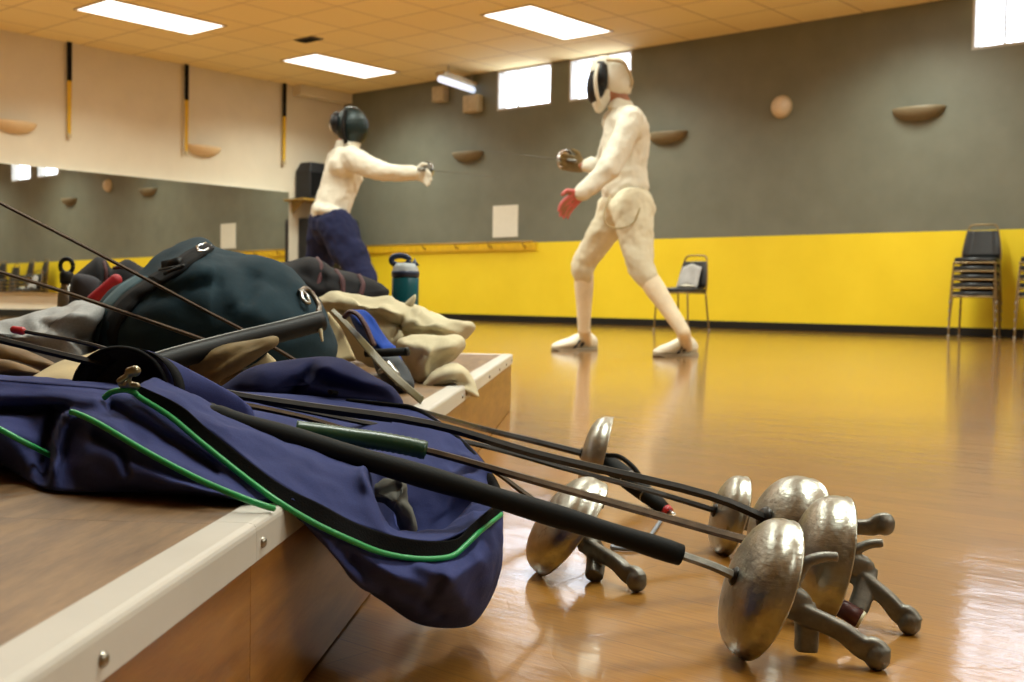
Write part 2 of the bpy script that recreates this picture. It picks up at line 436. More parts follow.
# ------------------------------------------------------------------ wall fittings
def sconce_tree(mat, W=.62, HH=.15, D=.17):
    r = bpy.data.objects.new('wall_sconce', None); COL.objects.link(r)
    n, k = 26, 8; rings = []
    for i in range(k+1):
        q = PI/2*i/k; z = -HH*math.sin(q); e = math.cos(q)**.9
        rings.append([V((W/2*e*math.cos(a), -D*e*math.sin(a), z)) for a in [PI*j/n for j in range(n+1)]])
    obj('bowl', MB().loft(rings, False), mat, r, local=True, solid=.012, off=-1)
    obj('bracket', MB().box((-.07, -.03, -.07), (.07, 0, -.01)), mat, r, smooth=False, local=True)
    return r
sc0 = sconce_tree(M['sconce'])
spots = [(9.98, 'bronze bowl sconce on the grey wall above the stacked chairs'), (6.58, 'bronze bowl sconce on the grey wall behind the white fencer'), (2.93, 'bronze bowl sconce on the grey wall below the two small white boxes')]
for i, (s, lab) in enumerate(spots):
    o = sc0 if i == 0 else copy_tree(sc0)
    o.matrix_world = RM @ Matrix.Translation((s, -.0, 2.60)); tag(o, lab, 'wall lamp', 'bowl sconces')
sc1 = sconce_tree(M['sconce_pale'])
for i, (m, lab) in enumerate([(2.81, 'pale bowl sconce on the cream wall right of the middle hanging strap'), (5.75, 'pale bowl sconce on the cream wall at the left edge of the photo')]):
    o = sc1 if i == 0 else copy_tree(sc1)
    o.matrix_world = RM @ Matrix.Translation((0, -m, 2.60)) @ Matrix.Rotation(PI/2, 4, 'Z'); tag(o, lab, 'wall lamp', 'bowl sconces')
d = thing('wall_dome', 'round pale dome on the grey wall between the two right sconces', 'dome light', rp(8.25, 0, 2.78))
d.rotation_euler = (0, 0, -TH)
R90 = Matrix.Rotation(PI/2, 4, 'X')
obj('base', MB().lathe([(.001, 0), (.145, 0), (.145, .02), (.13, .03), (.001, .03)], 28, R90), M['offwhite'], d, local=True)
obj('globe', MB().lathe([(.128, .03), (.12, .06), (.095, .095), (.05, .12), (.002, .128)], 28, R90), simple('pale_globe', 'd8c8b0', .3), d, local=True)
for lab, s0, s1, z0, z1 in [('small pale speaker box high on the grey wall nearest the corner', 2.25, 2.5, 3.42, 3.66), ('small pale speaker box high on the grey wall beside the first window', 2.92, 3.22, 3.19, 3.45)]:
    b = thing('wall_speaker', lab, 'speaker', rp((s0+s1)/2, 0, (z0+z1)/2), 'pale wall boxes'); b.rotation_euler = (0, 0, -TH)
    hw, hh = (s1-s0)/2, (z1-z0)/2
    obj('case', MB().box((-hw, -.14, -hh), (hw, -.001, hh)), M['offwhite'], b, smooth=False, local=True, bevel=.012)
    obj('grille', MB().box((-hw+.02, -.148, -hh+.02), (hw-.02, -.14, hh-.02)), M['offwhite'], b, smooth=False, local=True)
t0, t1 = PZ(440, 79, 3.55), PZ(479, 92, 3.55)
tb = thing('tube_light', 'bluish white strip light hanging near the grey wall below the ceiling edge', 'strip light', t0)
dv = (t1-t0).normalized(); sd = V((-dv.y, dv.x, 0))
def obox(a, b, half_w, z0, z1):
    dv = (b-a).normalized(); sd = V((-dv.y, dv.x, 0))*half_w; up = V((0, 0, 1)); m = MB()
    return m.loft([[a+sd+up*z0, a-sd+up*z0, a-sd+up*z1, a+sd+up*z1], [b+sd+up*z0, b-sd+up*z0, b-sd+up*z1, b+sd+up*z1]])
obj('lens', MB().tube([t0, t1], .048, 12), M['tube'], tb)
obj('housing', obox(t0, t1, .08, .06, .11), M['offwhite'], tb, smooth=False)
for q in (.2, .8):
    c = t0.lerp(t1, q); obj('hanger', MB().tube([c+V((0, 0, .1)), V((c.x, c.y, H))], .008, 8), M['steel'], tb)
# hanging straps along the white wall
for lab, m, zb, hang in [('leftmost black and yellow strap hanging on the cream wall', 5.0, 2.47, .0), ('middle black and yellow strap hanging on the cream wall', 3.14, 2.43, .01), ('rightmost black and yellow strap hanging on the cream wall, beside the corner', 1.31, 2.47, .02)]:
    t = thing('hanging_strap', lab, 'strap', rp(.06, m, H), 'hanging black and yellow straps'); t.rotation_euler = (0, 0, -TH)
    zm = 3.25-.05*hang; L = zb-H
    obj('black_band', MB().box((-.004, -.035, zm-H), (.004, .035, -.002)), M['black_fab'], t, smooth=False, local=True)
    n = 12; rr = [[V((-.004, -w, z)), V((-.004, w, z)), V((.004, w, z)), V((.004, -w, z))] for z, w in [(zm-H-(zm-zb-.06)*k/n, .034-.012*k/n) for k in range(n+1)]]
    obj('yellow_band', MB().loft(rr), M['ycol'], t, smooth=False, local=True)
    obj('buckle', MB().box((-.012, -.03, L), (.012, .03, L+.06)), M['offwhite'], t, smooth=False, local=True, bevel=.006)
# sheet of paper on the grey wall, barre
tag(room_obj('notice_sheet', MB().box((3.465, -.012, 1.27), (3.965, -.002, 1.75)), M['paper'], smooth=False), 'blank white notice sheet on the grey wall just above the rail', 'notice')
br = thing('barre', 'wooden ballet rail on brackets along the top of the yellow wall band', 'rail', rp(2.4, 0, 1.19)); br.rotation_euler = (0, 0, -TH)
obj('rail', MB().tube([(-1.95, -.11, 0), (1.93, -.11, 0)], .017, 12), M['wood_rail'], br, local=True)
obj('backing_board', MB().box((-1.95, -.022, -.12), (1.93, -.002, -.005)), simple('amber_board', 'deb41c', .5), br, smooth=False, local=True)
for s in (2.05, 2.76, 3.46, 4.14):
    k = MB().tube([(s-2.4, -.022, -.07), (s-2.4, -.08, -.06), (s-2.4, -.11, -.015)], .013, 8)
    obj('bracket', k, M['wood_rail'], br, local=True)
# corner shelf, speaker and black cabinet
sh = thing('wall_shelf', 'small wooden shelf on the cream wall holding the black speaker', 'shelf', rp(0, .85, 1.93)); sh.rotation_euler = (0, 0, -TH)
obj('board', MB().box((.002, -.33, -.035), (.40, .33, 0)), M['wood_rail'], sh, smooth=False, local=True, bevel=.005)
for y in (-.24, .24):
    obj('bracket', MB().add([(.002, y-.012, -.036), (.3, y-.012, -.036), (.002, y-.012, -.25), (.002, y+.012, -.036), (.3, y+.012, -.036), (.002, y+.012, -.25)], [(0, 1, 2), (5, 4, 3), (0, 3, 4, 1), (1, 4, 5, 2), (2, 5, 3, 0)]), M['wood_rail'], sh, smooth=False, local=True)
sp = thing('speaker', 'black loudspeaker on the wooden corner shelf behind the left fencer', 'speaker', rp(.2, .82, 1.9305)); sp.rotation_euler = (0, 0, -TH)
obj('cabinet', MB().loft([[V((-.16, -.24, 0)), V((.16, -.2, 0)), V((.16, .24, 0)), V((-.16, .24, 0))], [V((-.16, -.24, .45)), V((.16, -.2, .45)), V((.16, .24, .45)), V((-.16, .24, .45))], [V((-.13, -.17, .60)), V((.13, -.15, .60)), V((.13, .2, .60)), V((-.13, .2, .60))]]), M['shadowbox'], sp, smooth=False, local=True, bevel=.015)
obj('grille', MB().box((.1605, -.17, .05), (.168, .2, .43)), M['black_fab'], sp, smooth=False, local=True)
obj('badge', MB().ball((.168, .12, .50), (.006, .03, .03)), M['red'], sp, local=True)
cb = thing('black_cabinet', 'tall black cabinet standing in the far corner under the shelf', 'cabinet', rp(0, 0, 0)); cb.rotation_euler = (0, 0, -TH)
obj('body', MB().box((.03, -.98, .002), (.62, -.2, 1.62)), M['shadowbox'], cb, smooth=False, local=True, bevel=.01)
for k in range(2):
    dr = obj('door', MB().box((.621, -.97+k*.39, .06), (.64, -.59+k*.39, 1.58)), M['vinyl'], cb, smooth=False, local=True, bevel=.004)
    obj('handle', MB().tube([(.665, -.62+k*.06, .8), (.665, -.62+k*.06, .95)], .008, 8), M['steel'], dr, local=True)

# ------------------------------------------------------------------ chairs
def chair_tree():
    r = bpy.data.objects.new('stacking_chair', None); COL.objects.link(r)
    cm = MB(); n = 9
    rings = []
    for z, g in ((.445, .97), (.452, 1), (.478, 1), (.492, .95), (.496, .8)):
        rings.append([V((x*g, y*g-.01, z)) for x, y in [(-.2, -.21), (0, -.225), (.2, -.21), (.212, 0), (.19, .19), (0, .195), (-.19, .19), (-.212, 0)]])
    obj('seat', cm.loft(rings), M['vinyl'], r, local=True)
    bm = MB()
    prof = [(.50, .185), (.55, .195), (.68, .178), (.79, .158), (.80, .15)]
    fr = [[V((x, .165+(z-.45)*.22+dy-.012*(1-(x/w)**2)*-1, z)) for x in [-w, -w*.5, 0, w*.5, w]] for dy in (0,) for z, w in prof]
    obj('backrest', bm.loft(fr, False), M['vinyl'], r, local=True, solid=.032)
    obj('back_frame', MB().tube(spline([(-.19, .175, .44), (-.196, .19, .55), (-.178, .218, .68), (-.155, .243, .80), (-.135, .254, .85), (-.09, .258, .868), (.09, .258, .868), (.135, .254, .85), (.155, .243, .80), (.178, .218, .68), (.196, .19, .55), (.19, .175, .44)], 48), .0105, 8), M['frame_br'], r, local=True)
    obj('seat_frame', MB().tube(spline([(-.19, .18, .437), (-.215, 0, .437), (-.205, -.20, .437), (-.17, -.222, .437), (.17, -.222, .437), (.205, -.20, .437), (.215, 0, .437), (.19, .18, .437)], 40), .0105, 8), M['frame_br'], r, local=True)
    for sx in (-1, 1):
        for a, b, c in (((.205, -.20, .437), (.222, -.21, .22), (.232, -.22, .0)), ((.19, .18, .437), (.2, .205, .22), (.208, .235, .0))):
            pts = [V((sx*p[0], p[1], p[2])) for p in (a, b, c)]
            lg = obj('leg', MB().tube(spline(pts, 8), .0105, 8), M['frame_br'], r, local=True)
            e = pts[-1]
            obj('glide', MB().tube([e, e+V((0, 0, .03))], [.014, .013], 8), M['foot'], lg, local=True)
    return r
ch0 = chair_tree(); used = False
def put_chair(s, m, z, rz, lab, group=None):
    global used
    o = copy_tree(ch0) if used else ch0; used = True
    o.matrix_world = RM @ Matrix.Translation((s, -m, z)) @ Matrix.Rotation(rz, 4, 'Z')
    tag(o, lab, 'chair', group); return o
ordn = ['lowest chair', 'second chair from the floor', 'third chair from the floor', 'fourth chair from the floor', 'topmost chair']
for k in range(5): put_chair(10.83, .44-.006*k, .09*k, .15, 'black vinyl %s in the full stack left of the photo edge' % ordn[k], 'stacked chairs left of the photo edge')
for k in range(5): put_chair(11.52, .46-.006*k, .09*k, .12, 'black vinyl %s in the stack cut by the right photo edge' % ordn[k], 'stacked chairs at the photo edge')
for q, s in enumerate((12.25, 12.95, 13.7)):
    for k in range(4 if q != 1 else 5): put_chair(s, .46, .09*k, 0, 'black vinyl chair in the stacks seen only in the mirror', 'stacked chairs seen in the mirror')
sing = put_chair(8.06, 1.9, 0, -.05, 'single black vinyl chair by the yellow wall with pale cloth on it', None)
# cloth on the chair seat leaning on the back
cm = MB(); rows = []
for i in range(9):
    u = i/8; row = []
    for j in range(9):
        w = j/8-.5
        y = .16-.05*(1-u)+.30*0; z = .512+.24*u
        row.append(V((w*(.30-.06*u), y-.035+.055*u+.012*math.sin(9*w+u*3), z+.02*math.cos(w*6))))
    rows.append(row)
q = obj('folded_cloth', cm.loft(rows, False), M['papergrey'], None, solid=.018); q.matrix_world = sing.matrix_world.copy()
tag(q, 'pale grey cloth propped against the back of the single chair', 'cloth')
q = obj('glove', MB().ball((.09, -.06, .515), (.07, .05, .018)).ball((.14, -.03, .512), (.04, .02, .014)), M['white_fab'], None, remesh=.008, relax=3); q.matrix_world = sing.matrix_world.copy()
tag(q, 'small pale glove lying on the seat of the single chair', 'glove')

# ------------------------------------------------------------------ platform of three risers
PH = .0693; ED = V((math.sin(PH), math.cos(PH), 0)); EN = V((math.cos(PH), -math.sin(PH), 0)); OFF = -.2289; ZP = .1631
def riser(t0, t1, lab, far):
    W = 2.4; o = EN*OFF+ED*t0
    r = thing('platform_riser', lab, 'platform', o, 'platform risers in a row'); L = t1-t0-.0004
    r.rotation_euler = (0, 0, -PH)                 # local x = outwards, y = along
    obj('top_panel', MB().box((-W, 0, ZP-.02), (-.030, L-(.03 if far else 0), ZP-.0015)), M['plytop'], r, smooth=False, local=True)
    obj('side_panel', MB().box((-.022, .0002, .002), (-.004, L-.0002, ZP-.0275)), M['plyside'], r, smooth=False, local=True)
    obj('end_panel', MB().box((-W, L-.02, .002), (-.023, L-.002, ZP-.0275)), M['plyside'], r, smooth=False, local=True)
    sec = [(-.030, ZP), (-.006, ZP), (-.0035, ZP-.0005), (-.0016, ZP-.0016), (-.0005, ZP-.0035), (0, ZP-.006), (0, ZP-.027), (-.003, ZP-.027), (-.003, ZP-.021), (-.030, ZP-.0205)]
    obj('edge_trim', MB().loft([[V((x, y, z)) for x, z in sec][::-1] for y in (0, L)]), M['trim'], r, local=True, smooth=False)
    if far: obj('end_trim', MB().box((-W, L-.03, ZP-.027), (-.0305, L, ZP)), M['trim'], r, smooth=False, local=True, bevel=.003)
    ys = (.014, L-.03, L*.5) if not far else (.03, L*.4, L*.62, L*.8, L-.05)
    if lab.startswith('near'): ys = (L-.25,)
    for y in ys:
        b = MB().lathe([(.0001, .0032), (.0022, .0028), (.0036, .0016), (.0042, 0), (.0042, -.002)], 14, Matrix.Translation((0, y, ZP-.0165)) @ Matrix.Rotation(PI/2, 4, 'Y'))
        obj('screw', b, M['screw'], r, local=True)
    return r
riser(-.5, .772, 'near wooden platform riser with ivory edge trim at the lower left', False)
riser(.772, 2.061, 'middle wooden platform riser, its edge under the blue bag and gear', False)
riser(2.061, 3.335, 'far wooden platform riser with ivory trim and open end by the gym floor', True)

# ------------------------------------------------------------------ weapons
def frame_for(axis, roll):
    """local X = towards the tip, local Z = up, then rolled about X"""
    X = axis.normalized(); U = V((0, 0, 1)); Z = (U-X*U.dot(X)).normalized(); Y = Z.cross(X)
    m = Matrix(((X.x, Y.x, Z.x), (X.y, Y.y, Z.y), (X.z, Y.z, Z.z))).to_4x4()
    return m @ Matrix.Rotation(roll, 4, 'X')
def guard_mesh(R, D):
    pr = []; n = 16
    for k in range(n+1):
        q = k/n*PI/2; r = R*math.sin(q)**.8; pr.append((max(r, .0085), D*max(0, math.cos(q))**.72))
    pr = [p for i, p in enumerate(pr) if i == 0 or p[0] > pr[i-1][0]]
    out = pr[:]; out += [(R+.0012, -.0012), (R+.0008, -.0028), (R-.0012, -.002)]
    inn = [(max(.0085, r-.0018), x-.0022) for r, x in pr[::-1]]
    prof = out+inn[1:]
    return MB().loft([[V((x, r*math.cos(a), r*math.sin(a))) for a in [2*PI*j/48 for j in range(48)]] for r, x in prof]+[[V((pr[0][1], .0085*math.cos(a), .0085*math.sin(a))) for a in [2*PI*j/48 for j in range(48)]]], True, False)
def weapon(name, lab, centre, apex_dir, R, D, roll, blade_pts, bw, mats, grip=None, k=1.0, tip=None, blade_mat=None, cat='fencing sword', aim=True):
    C0 = V(centre); apex_dir = (V(blade_pts[0])-C0).normalized() if aim else apex_dir; root = thing(name, lab, cat, C0, 'fencing swords hanging out of the blue bag')
    m = Matrix.Translation(C0) @ frame_for(apex_dir, roll); m0 = Matrix.Translation(C0) @ frame_for(apex_dir, 0)
    obj('guard', guard_mesh(R, D).xf(m0), mats, root)
    ap = m0 @ V((D, 0, 0)); ax = (m0.to_3x3() @ V((1, 0, 0)))
    obj('pad', MB().lathe([(.0001, .003), (.007, .003), (.009, .001), (.0095, -.004), (.0001, -.005)], 20, Matrix.Translation(ap) @ ax.to_track_quat('Z', 'Y').to_matrix().to_4x4()), M['blade_bk'], root)
    pts = [ap-ax*.006]+[V(p) for p in blade_pts]
    pts = spline(pts, 40); bw *= 1.4
    rr = [bw*(1-.55*i/39) for i in range(40)]
    bl = obj('blade', MB().tube(pts, rr, 6, [x*.72 for x in rr], up=(0, 0, 1)), blade_mat or M['steel_dk'], root, smooth=False)
    if tip: obj('tip', MB().capsule(pts[-1], pts[-1]+(pts[-1]-pts[-4]).normalized()*.008, tip[0], tip[0]*.9, 12), tip[1], bl)
    if grip:
        E, Lw, U = grip; w = V((0, 0, 1)); bm = MB(); p0 = C0-ax*.018*k-w*.006*k
        bm.tube([C0+ax*D*.8, C0, C0-ax*.010*k, C0-ax*.022*k, C0-ax*.034*k, C0-ax*.041*k], [.008, .009, .0105*k, .0115*k, .011*k, .008*k], 20, [.007, .009, .0125*k, .0135*k, .0115*k, .007*k], w, True, .6)
        pe = V(E); dn = (pe-p0); p1 = p0+dn*.22-ax*.002
        bp = spline([p0, p1, p0+dn*.62+w*.004, p0+dn*.86+w*.001, pe+w*.004, pe+dn.normalized()*.007+w*.001], 26)
        bm.tube(bp, [.0072*k]*26, 20, [.0115*k-.0028*k*math.sin(PI*min(1, q/18)) for q in range(26)], w, True, .55)
        bm.capsule(pe+dn.normalized()*.004+w*.003, pe+dn.normalized()*.003-w*.0005, .0108*k, .0115*k, 16)
        if Lw is not None:
            a = C0-ax*.036*k; bm.tube(spline([a, a.lerp(V(Lw), .5)-ax*.002, V(Lw)], 10), [.0085*k]*10, 20, [.0105*k]*9+[.0098*k], ax, True, .6)
        if U is not None:
            u0, u1 = V(U[0]), V(U[1]); a = C0-ax*.018*k
            bm.tube(spline([a, a.lerp(u0, .6)+w*.002, u0+w*.003, u0.lerp(u1, .5)+w*.004, u1], 16), [.0068*k-.0026*k*q/15 for q in range(16)], 12, [.0068*k-.0022*k*q/15 for q in range(16)], w)
        obj('grip', bm, M['alu'], root, remesh=.0014, relax=2)
    return root, m0, pts
def along(pa, pb): return (V(pb)-V(pa)).normalized()

# nearest sword: the sleeve covers most of its blade
C1 = P(767, 589, 1.035); ax1 = along(P(730, 571, 1.02), P(240, 425, .955))
w1, m1, b1 = weapon('epee', 'nearest sword with big dented guard and black rubber sleeve over its blade', C1, ax1, .0655, .032, 0, [P(684, 556, 1.031), P(480, 493, 1.0), P(245, 425, .975), P(205, 413, 1.0)], .0048, M['guard'], (PZ(874, 655, .0125), PZ(806, 651, .006), (P(806, 566, 1.03), P(838, 557, 1.03))), blade_mat=M['alu'])
pts = spline(b1[10:], 40)
obj('rubber_sleeve', MB().tube(pts, [.0098+.0006*math.sin(i*.9) for i in range(40)], 16), M['black_rub'], w1)
# the one right behind it
C2 = P(833, 560, 1.15); ax2 = along(P(798, 554, 1.135), P(420, 448, 1.085))
w2, m2, b2_ = weapon('epee', 'sword behind the nearest guard, brown blade running into a green sleeve', C2, ax2, .0645, .040, 0, [P(735, 537, 1.155), P(560, 488, 1.1), P(420, 449, 1.075), P(345, 436.5, 1.06), P(296, 430, 1.05)], .0052, M['guard'], (PZ(907, 621, .0125), P(857, 611, 1.13), (P(856, 553, 1.145), P(883, 543, 1.14))), k=.97, blade_mat=M['blade_br'])
pts = spline(b2_[23:], 60)
obj('ribbed_sleeve', MB().tube(pts, [.0085+.0007*(i % 2) for i in range(60)], 16), M['green_dk'], w2)
gp = [P(834, 604, 1.13), P(848, 612, 1.125), P(859.5, 619, 1.12)]
pr = obj('thumb_prong', MB().tube(gp, [.009, .0093, .0093], 14), M['burgundy'], w2)
obj('cap', MB().tube([gp[-1], gp[-1]+(gp[-1]-gp[0]).normalized()*.003], [.0093, .0085], 14), M['bonewhite'], pr)
pr['label'] = 'burgundy prong'
# third, upright dome with a dark rosette
C3 = P(794, 530, 1.285); ax3 = along(P(762, 507, 1.27), P(540, 455, 1.2))
w3, m3, _ = weapon('epee', 'sword with rounded upright guard and thick dark rosette behind the nearest one', C3, ax3, .061, .040, 0, [P(700, 493, 1.25), P(540, 455, 1.2), P(430, 424, 1.15), P(300, 405, 1.1), P(225, 393, 1.08), P(100, 364, 1.05), P(0, 340, 1.03), P(-60, 327, 1.02), P(-170, 303, 1.0)], .0058, M['guard'], (P(882, 526, 1.27), None, None), k=.95, blade_mat=M['blade_bk'])
obj('rosette', MB().lathe([(.0001, .004), (.010, .004), (.0132, .001), (.0135, -.006), (.0001, -.009)], 22, m3 @ Matrix.Translation((.041, 0, 0)) @ Matrix.Rotation(PI/2, 4, 'Y')), M['blade_bk'], w3)
# small foil behind
C4 = P(734, 516, 1.47); ax4 = along(P(716, 512, 1.46), P(571, 469, 1.40))
w4, m4, _ = weapon('foil', 'small-guard foil at the back of the right cluster with red rubber tip', C4, ax4, .0525, .026, 0, [P(644, 489, 1.465), P(571, 470, 1.39), P(480, 445, 1.33), P(350, 420, 1.22), P(225, 392, 1.13), P(105, 348.5, 1.12), P(22, 331, 1.12)], .0042, M['guard'], (PZ(776, 535, .012), None, None), k=.82, tip=(.0042, M['redtip']), blade_mat=M['blade_bk'])
# middle pair
C5 = P(571, 528, 1.345); ax5 = along(P(543, 499, 1.34), P(497, 470, 1.335))
w5, m5, _ = weapon('epee', 'sword standing on its guard halfway along, pistol grip resting on the floor', C5, ax5, .0655, .036, 0, [P(520, 490, 1.338), P(497, 473, 1.335), P(450, 444, 1.33), P(400, 417, 1.33)], .0042, M['guard'], (PZ(635, 580, .0125), PZ(594, 577, .006), (P(588, 512, 1.335), P(604, 505, 1.33))), k=1.0)
C6 = P(602, 458, 1.86); ax6 = along(P(578, 457, 1.85), P(480, 428, 1.72))
w6, m6, _ = weapon('epee', 'far sword of the middle pair with straight black taped handle', C6, ax6, .068, .034, 0, [P(530, 440, 1.87), P(480, 428, 1.8), P(430, 414, 1.55), P(385, 402, 1.42), P(330, 392, 1.3)], .0062, M['guard'], blade_mat=M['blade_bk'])
a6, b6 = P(603, 459, 1.86), P(666, 510, 1.745)
hp = [a6.lerp(b6, q) for q in (0, .12, .3, .5, .7, .85, 1)]
h6 = obj('handle', MB().tube(hp, [.012, .0165, .0185, .0175, .0155, .0135, .010], 16, [.011, .014, .0155, .015, .0135, .012, .009]), M['black_rub'], w6)
for q in (.42, .72):
    c = a6.lerp(b6, q); dd = (b6-a6).normalized()
    obj('tape_band', MB().tube([c-dd*.001, c+dd*.001], .0182 if q < .5 else .0158, 16, .0158 if q < .5 else .0138), M['steel'], h6)
obj('collar', MB().tube([b6, b6+(b6-a6).normalized()*.008], [.0095, .008], 14), M['redtip'], w6)
obj('pommel', MB().tube([b6+(b6-a6).normalized()*.008, b6+(b6-a6).normalized()*.022], [.0062, .0045], 12), M['steel'], w6)
obj('wire_loop', MB().tube(psp([(606, 455, 1.83), (620, 457, 1.79), (634, 468, 1.77), (642, 480, 1.76)], 18), .004, 8), M['black_rub'], w6)
# loose blades sticking out of the pile at the left
def loose(name, lab, pp, r0, r1, mat):
    pts = psp(pp, 30); r = thing(name, lab, 'blade', pts[-1])
    obj('blade', MB().tube(pts, [r0+(r1-r0)*i/29 for i in range(30)], 6, [(r0+(r1-r0)*i/29)*.7 for i in range(30)]), mat, r, smooth=False)
    e = pts[-1]; dd = (pts[-1]-pts[-2]).normalized()
    obj('tang', MB().tube([e, e+dd*.03], [r1*.7, r1*.55], 8), M['steel'], r)
loose('sword_blade', 'long bare blade crossing in front of the teal bag from the upper left', [(-190, 105, 1.1), (-40, 182, 1.18), (0, 203, 1.2), (110, 260, 1.32), (200, 308, 1.43), (250, 334, 1.5), (300, 363, 1.56)], .0022, .0040, M['blade_br'])
loose('sword_blade', 'bare blade lower on the left, its end tucked behind the black tube', [(-210, 203, 1.02), (-50, 256, 1.12), (0, 272, 1.16), (60, 290.5, 1.25), (120, 311, 1.34), (190, 335, 1.45), (212, 343, 1.49)], .0022, .0042, M['blade_br'])
cordp = [PZ(x, y, .0035) for x, y in [(661, 520), (650, 536), (640, 547), (628, 549), (612, 547), (622, 541), (640, 540)]]
tag(obj('body_wire', MB().tube(spline(cordp, 40), .0028, 8), M['coilgrey']), 'thin grey wire curled on the floor behind the black sleeve', 'wire')

# ------------------------------------------------------------------ soft things
def inside_platform(v):
    return (v.x*EN.x+v.y*EN.y) < OFF+.002 and (v.x*ED.x+v.y*ED.y) < 3.34
class Puff:
    """a stuffed soft body: a closed outline (picture x, y[, depth]) given real thickness towards and away from the viewer"""
    def __init__(s, outline, depth, T, Tb=None, pw=.5, n=72, m=14, feats=(), wr=(.004, 14), seed=0., zmin=FLOORZ, centre=None, edge=.0):
        o3 = [V((p[0], p[1], p[2] if len(p) > 2 else depth)) for p in outline]
        s.o = spline(o3, n, True); s.T, s.pw, s.feats = T, pw, feats
        s.c = V(centre) if centre else sum(s.o, V((0, 0, 0)))/n
        Tb = T*.8 if Tb is None else Tb; s.mb = MB(); rings = []; N = wr
        def vert(j, r, sgn):
            p = s.c.lerp(s.o[j], r); off = (T if sgn > 0 else -Tb)*(max(0, 1-r**2.2))**pw
            if sgn > 0: off += s.feat(p)*(1-r**5)
            v = P(p.x, p.y, p.z-off)
            w = wrinkle(v, wr[0], wr[1], seed)
            v = v+w*(.35+.65*(1-r**6))
            return keep(v, zmin) if (zmin and inside_platform(v)) else v
        rs = [math.sin(PI/2*k/m) for k in range(1, m+1)]
        vs = [P(s.c.x, s.c.y, s.c.z-T-s.feat(s.c))]
        for r in rs: vs += [vert(j, r, 1) for j in range(n)]
        nb = len(vs)
        for r in rs[-2::-1]: vs += [vert(j, r, -1) for j in range(n)]
        vs.append(keep(P(s.c.x, s.c.y, s.c.z+Tb), zmin or -9)); fs = []
        for j in range(n): fs.append((0, 1+(j+1) % n, 1+j))
        R = 2*m-1
        for i in range(R-1):
            for j in range(n):
                a = 1+i*n+j; b = 1+i*n+(j+1) % n; fs.append((a, b, b+n, a+n))
        L = 1+(R-1)*n
        for j in range(n): fs.append((L+j, L+(j+1) % n, len(vs)-1))
        s.mb.add(vs, fs)
    def feat(s, p):
        o = 0
        for poly, amp, wd in s.feats:
            dm = 1e9
            for a, b in zip(poly, poly[1:]):
                ax, ay = a; bx, by = b; dx, dy = bx-ax, by-ay
                t = max(0, min(1, ((p.x-ax)*dx+(p.y-ay)*dy)/(dx*dx+dy*dy+1e-9)))
                dm = min(dm, math.hypot(p.x-ax-dx*t, p.y-ay-dy*t))
            o += amp*math.exp(-(dm/wd)**2)
        return o
    def S(s, x, y, lift=.002):
        """depth of the front surface under a picture point"""
        q = V((x-s.c.x, y-s.c.y)); ang = math.atan2(q.y, q.x); best = None
        n = len(s.o)
        for j in range(n):
            a, b = s.o[j], s.o[(j+1) % n]; a2 = V((a.x-s.c.x, a.y-s.c.y)); b2 = V((b.x-s.c.x, b.y-s.c.y))
            den = a2.x*b2.y-a2.y*b2.x
            if abs(den) < 1e-9: continue
            u = (q.x*b2.y-q.y*b2.x)/den; v = (a2.x*q.y-a2.y*q.x)/den
            if u >= -1e-6 and v >= -1e-6:
                r = min(1, u+v); z = s.c.z+(a.z*u+b.z*v-s.c.z*(u+v)) if r < 1 else (a.z*u+b.z*v)/(u+v); best = (r, z)
        r, z = best or (1, s.c.z)
        p = V((x, y, 0)); return z-s.T*max(0, 1-r**2.2)**s.pw-s.feat(p)*(1-r**5)-lift
    def on(s, x, y, lift=.002): return P(x, y, s.S(x, y, lift))
def grid(rows, nu, nv):
    """rows of (x, y, depth) control points -> smooth grid of world points, nu along the rows and nv across"""
    c = [spline([V(p) for p in r], nu) for r in rows]
    return [[P(*q) for q in spline([c[i][j] for i in range(len(rows))], nv)] for j in range(nu)]
def sheet(name, rows, nu, nv, mat, parent, solid=.002, wr=None, zmin=None, seed=0, off=0, feather=True):
    gq = grid(rows, nu, nv)
    for i, col in enumerate(gq):
        for j, v in enumerate(col):
            if wr:
                e = min(1, min(i, nu-1-i, j, nv-1-j)/3.) if feather else 1
                v = v+wrinkle(v, wr[0], wr[1], seed)*e
            if zmin and inside_platform(v): v = keep(v, zmin)
            col[j] = v
    return obj(name, MB().loft(gq, False), mat, parent, solid=solid, off=off)

# ---- teal bag
TO = [(90, 342), (92.5, 326), (100, 303), (120, 284), (138, 273), (156, 258), (174, 246), (191.5, 240), (204, 241), (215, 247.5), (232, 251), (252, 255), (273, 260), (291, 269), (306, 283), (318.5, 298), (329, 314), (335, 334), (336, 358), (318, 392), (260, 415), (180, 412), (112, 384), (92, 362)]
teal = Puff(TO, 1.79, .21, .16, .5, 96, 18, wr=(.006, 9), seed=3.1, centre=(214, 330, 1.79), feats=[
    ([(132, 292), (185, 277), (207, 273), (220, 255)], .012, 8), ([(140, 300), (190, 290), (214, 282)], -.014, 7),
    ([(232, 262), (250, 278), (248, 300)], -.016, 7), ([(255, 277), (300, 296), (305, 312)], -.018, 8), ([(256, 262), (296, 281), (318, 308)], .012, 8),
    ([(236, 300), (262, 318)], .012, 9), ([(175, 250), (200, 252), (206, 262)], -.010, 6), ([(100, 345), (106, 318), (150, 278)], -.006, 10)])
tt = thing('gear_bag', 'dark teal rounded bag with black webbing strap lying on the gear pile', 'bag', P(215, 385, 1.79))
obj('body', teal.mb, M['teal'], tt, folds=(.02, .07))
